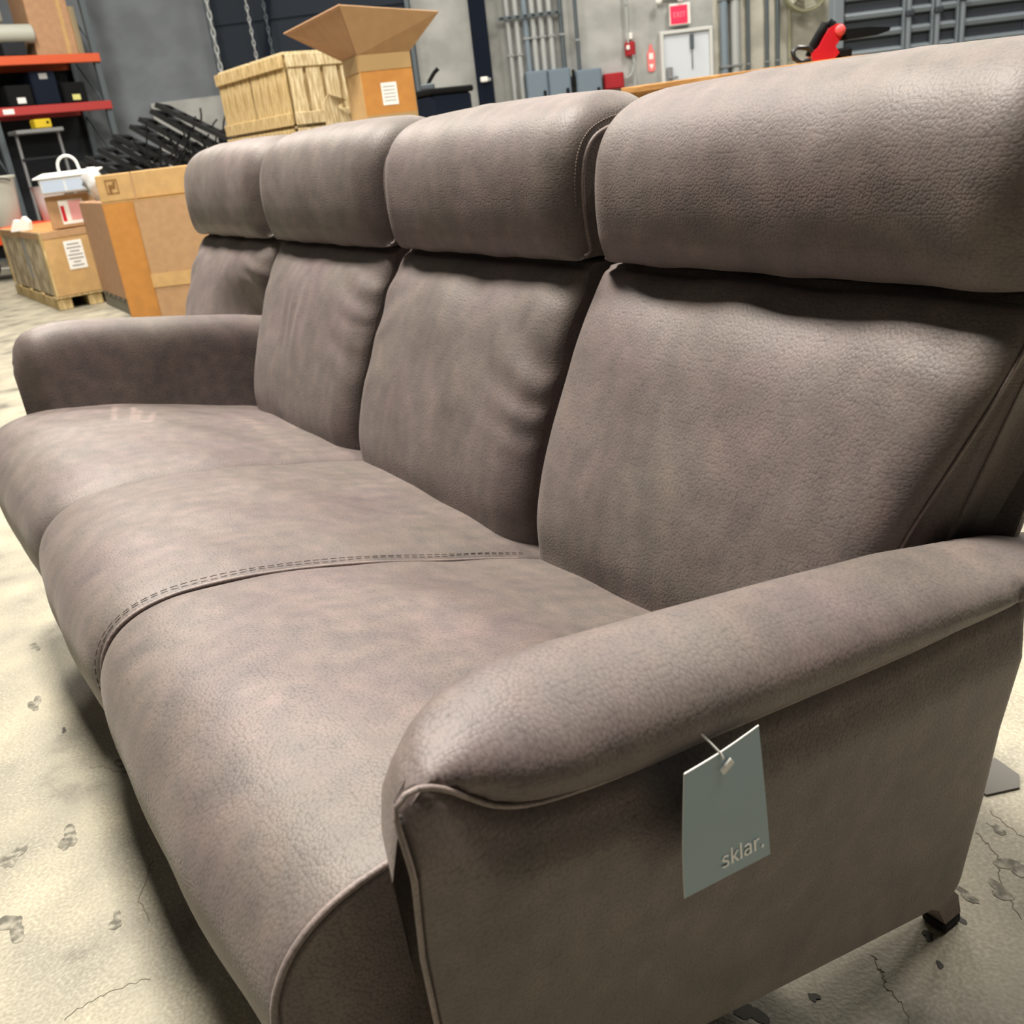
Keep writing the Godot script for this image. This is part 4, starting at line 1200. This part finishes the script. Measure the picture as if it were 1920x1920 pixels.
func build_frames() -> void:
	# stacked black metal chair frames: slanting side rails with cross bars, nested one behind another
	var rng := RandomNumberGenerator.new()
	rng.seed = 42
	var words := ["lowest", "second", "third", "fourth", "fifth", "sixth", "seventh", "eighth", "topmost"]
	for k in 9:
		var t := thing("slat_grid", "slanting black slatted grid, %s in the leaning pile before the grey wall" % words[k], "grid", rp(-4.25 + k * 0.14, 11.65 - k * 0.03, 0.50 + k * 0.062), TURN + 0.1, "black frames in the leaning pile")
		var b := Basis(Vector3(0, 0, 1), deg_to_rad(-35 + rng.randf_range(-4, 4)))
		for z: float in [-0.3, 0.3]:
			add_part("rail", t, M.black_shiny, b * Vector3(0, 0.5, z), Vector3(1.0, 0.055, 0.03), 0.006, b)
		for s in 7: add_part("slat", t, M.black_shiny if s % 2 else M.black, b * Vector3(-0.45 + s * 0.15, 0.5 + 0.02, 0), Vector3(0.06, 0.02, 0.62), 0.004, b)
		if k > 2:
			for s in 4:
				var p := b * Vector3(0.0 + s * 0.12, 0.5, 0.3)
				var e := p + Vector3(rng.randf_range(-.05, .16), rng.randf_range(.08, .26), rng.randf_range(-.05, .1))
				obj("prong", _tube([p, (p + e) / 2 + Vector3(rng.randf_range(-.03, .03), 0.02, 0), e], 0.010, 6), M.black_shiny, t)
	# tangle of thin branching rods on top
	var w := thing("wire_bundle", "tangle of thin dark rods sticking up beside the leaning black frames", "wires", rp(-3.02, 10.8, 0.9), TURN)
	for k in 16:
		var p := Vector3(rng.randf_range(-.35, .3), rng.randf_range(0, .3), rng.randf_range(-.2, .2))
		var e := p + Vector3(rng.randf_range(-.25, .25), rng.randf_range(.2, .42), rng.randf_range(-.1, .1))
		obj("rod", _tube([p, (p + e) / 2 + Vector3(rng.randf_range(-.05, .05), 0, 0), e], 0.009, 6), M.black, w)
	var s := thing("frame_stand", "dark low stand carrying the leaning black grids", "stand", rp(-3.68, 11.55), TURN + 0.1)
	add_part("top", s, M.black, Vector3(0, 0.57, 0), Vector3(1.8, 0.06, 0.8), 0.01)
	for x: float in [-0.7, 0.7]:
		for z: float in [-0.35, 0.35]: add_part("leg", s, M.black, Vector3(x, 0.27, z), Vector3(0.06, 0.54, 0.06), 0.006)
	var cb := thing("cable_reel", "small dark object hanging on the wall beside the slatted crates", "fitting", rp(-2.9, 12.4, 1.24), TURN)
	add_part("housing", cb, M.black, Vector3(0, 0.08, 0), Vector3(0.16, 0.16, 0.1), 0.02)
	add_part("post", cb, M.upright, Vector3(0, -0.62, 0), Vector3(0.05, 1.24, 0.05), 0.006)


func build_container() -> void:
	var t := thing("container_doors", "grey ribbed steel container doors with upright locking rods at the right", "doors", rp(3.28, 9.0), TURN)
	add_part("body", t, M.container_dark, Vector3(1.6, 1.35, -0.07), Vector3(3.2, 2.5, 0.08), 0.02)
	add_part("frame_top", t, M.container, Vector3(1.6, 2.62, 0.0), Vector3(3.2, 0.12, 0.14), 0.01)
	add_part("frame_bottom", t, M.container, Vector3(1.6, 0.08, 0.0), Vector3(3.2, 0.16, 0.14), 0.01)
	for x: float in [0.02, 3.18]: add_part("corner_post", t, M.container, Vector3(x, 1.35, 0.0), Vector3(0.09, 2.6, 0.14), 0.01)
	var posts := [0.63, 0.88, 1.10, 1.72, 2.34]
	var prev := 0.07
	for x: float in posts + [3.13]:
		for k in 16:
			add_part("slat", t, M.container, Vector3((prev + x) / 2, 0.24 + k * 0.15, -0.015), Vector3(x - prev - 0.03, 0.055, 0.06), 0.014, Basis(Vector3.RIGHT, 0.35))
		prev = x
	for x: float in posts:
		var pb := obj("locking_rod", _tube([Vector3(x, 0.1, 0.06), Vector3(x, 1.3, 0.06), Vector3(x, 2.6, 0.06)], 0.022, 10), M.container, t)
		for y: float in [0.5, 1.0, 1.60, 2.2]: add_part("bracket", pb, M.container_dark, Vector3(x, y + (0.03 if x > 1.0 else -0.04), 0.075), Vector3(0.07, 0.05, 0.05), 0.01)
		add_part("stile", t, M.container, Vector3(x, 1.35, 0.01), Vector3(0.075, 2.5, 0.05), 0.008)


func build_bench() -> void:
	var a := deg_to_rad(-38.0)
	var t := thing("plywood_case", "long plywood case standing right behind the sofa headrests", "crate", rp(0.70, 4.37), TURN + a)
	var w := 0.97; var d := 0.6; var h := 1.10
	for k in 3: add_part("panel", t, M.ply, Vector3(w / 6 + k * w / 3, h / 2 + 0.05, -0.01), Vector3(w / 3 - 0.004, h, 0.02), 0.003)
	add_part("panel", t, M.ply, Vector3(w / 2, h / 2 + 0.05, -d + 0.01), Vector3(w, h, 0.02), 0.003)
	for x: float in [0.01, w - 0.01]: add_part("panel", t, M.ply, Vector3(x, h / 2 + 0.05, -d / 2), Vector3(0.02, h, d), 0.003)
	add_part("lid", t, M.ply, Vector3(w / 2, h + 0.0395, -d / 2), Vector3(w + 0.03, 0.026, d + 0.03), 0.003)
	for x: float in [0.1, w / 2, w - 0.1]: add_part("skid", t, M.wood, Vector3(x, 0.025, -d / 2), Vector3(0.1, 0.05, d), 0.004)
	# the red and black saw on it
	var s := thing("circular_saw", "red and black power saw with a loop handle lying on the plywood case", "saw", rp(1.405, 3.97, 1.153), TURN - 0.1)
	var body := MB.new()
	body.prism(PackedVector2Array([Vector2(-.045, .0), Vector2(.035, .0), Vector2(.055, .02), Vector2(.04, .045), Vector2(.06, .07), Vector2(.075, .10), Vector2(.065, .118), Vector2(.045, .122), Vector2(.02, .11), Vector2(.0, .085), Vector2(-.02, .05), Vector2(-.05, .03)]), -0.035, 0.035)
	obj("housing", body, M.red_bright, s, "bright red motor housing")
	var grip := MB.new()
	grip.tube([Vector3(-.05, .02, 0.0), Vector3(-.035, .06, 0), Vector3(-.012, .095, 0), Vector3(.008, .125, 0), Vector3(.025, .128, 0), Vector3(.04, .115, 0)], 0.017, 10)
	obj("grip", grip, M.black, s)
	var lp := MB.new()
	lp.tube([Vector3(-.05, .005, 0.02), Vector3(-.085, .004, 0.02), Vector3(-.112, .02, 0.02), Vector3(-.118, .045, 0.02), Vector3(-.10, .058, 0.02), Vector3(-.06, .05, 0.02), Vector3(-.04, .03, 0.02)], 0.010, 8)
	obj("loop_handle", lp, M.black_shiny, s)
	var bl := MB.new()
	bl.prism(PackedVector2Array([Vector2(.06, .062), Vector2(.20, .066), Vector2(.245, .076), Vector2(.25, .088), Vector2(.17, .098), Vector2(.07, .10)]), -0.012, 0.012)
	obj("blade_guard", bl, M.black, s)
	var bt := MB.new()
	bt.box(Vector3(.075, .018, 0), Vector3(0.06, 0.036, 0.06), 0.008)
	obj("battery", bt, M.black, s)
	var cp := MB.new()
	cp.lathe([Vector2(0.0, -0.008), Vector2(0.018, -0.008), Vector2(0.02, 0.0), Vector2(0.016, 0.008), Vector2(0.0, 0.008)], 16, Vector3(.055, .098, .04), Basis(Vector3.RIGHT, PI / 2))
	obj("knob", cp, mat(rgb8(240, 90, 90), 0.5), s)


func _ready() -> void:
	var cam := Camera3D.new()
	cam.name = "camera"
	cam.fov = 2.0 * rad_to_deg(atan(960.0 / 1762.22))
	cam.position = EYE
	cam.rotation_order = EULER_ORDER_YXZ
	cam.rotation = Vector3(-0.38825, TURN, -0.121258)
	cam.near = 0.05; cam.far = 80.0
	var at := CameraAttributesPhysical.new()
	at.frustum_focal_length = 24.0
	at.frustum_focus_distance = 1.05
	at.exposure_aperture = 8.0
	cam.attributes = at
	cam.fov = 2.0 * rad_to_deg(atan(960.0 / 1762.22))
	add_child(cam)
	cam.make_current()
	var we := WorldEnvironment.new()
	var env := Environment.new()
	env.background_mode = Environment.BG_COLOR
	env.background_color = Color(0.05, 0.05, 0.055)
	env.tonemap_mode = Environment.TONE_MAPPER_LINEAR
	env.tonemap_exposure = 1.0
	env.sdfgi_enabled = true; env.ssao_enabled = true; env.ssil_enabled = true
	we.environment = env
	we.name = "environment"
	add_child(we)
	lamps_first()


func lamps_first() -> void:
	mottle.seed = 3; mottle.frequency = 5.0; mottle.fractal_octaves = 3; mottle.noise_type = FastNoiseLite.TYPE_SIMPLEX_SMOOTH
	tint.seed = 4; tint.frequency = 3.0; tint.noise_type = FastNoiseLite.TYPE_SIMPLEX_SMOOTH
	streak.seed = 5; streak.frequency = 22.0; streak.fractal_octaves = 2; streak.noise_type = FastNoiseLite.TYPE_SIMPLEX_SMOOTH
	make_materials()
	lamps()
	build_hall()
	build_sofa()
	build_tag()
	build_crates()
	build_open_carton()
	build_left_boxes()
	build_rack()
	build_frames()
	build_container()
	build_bench()
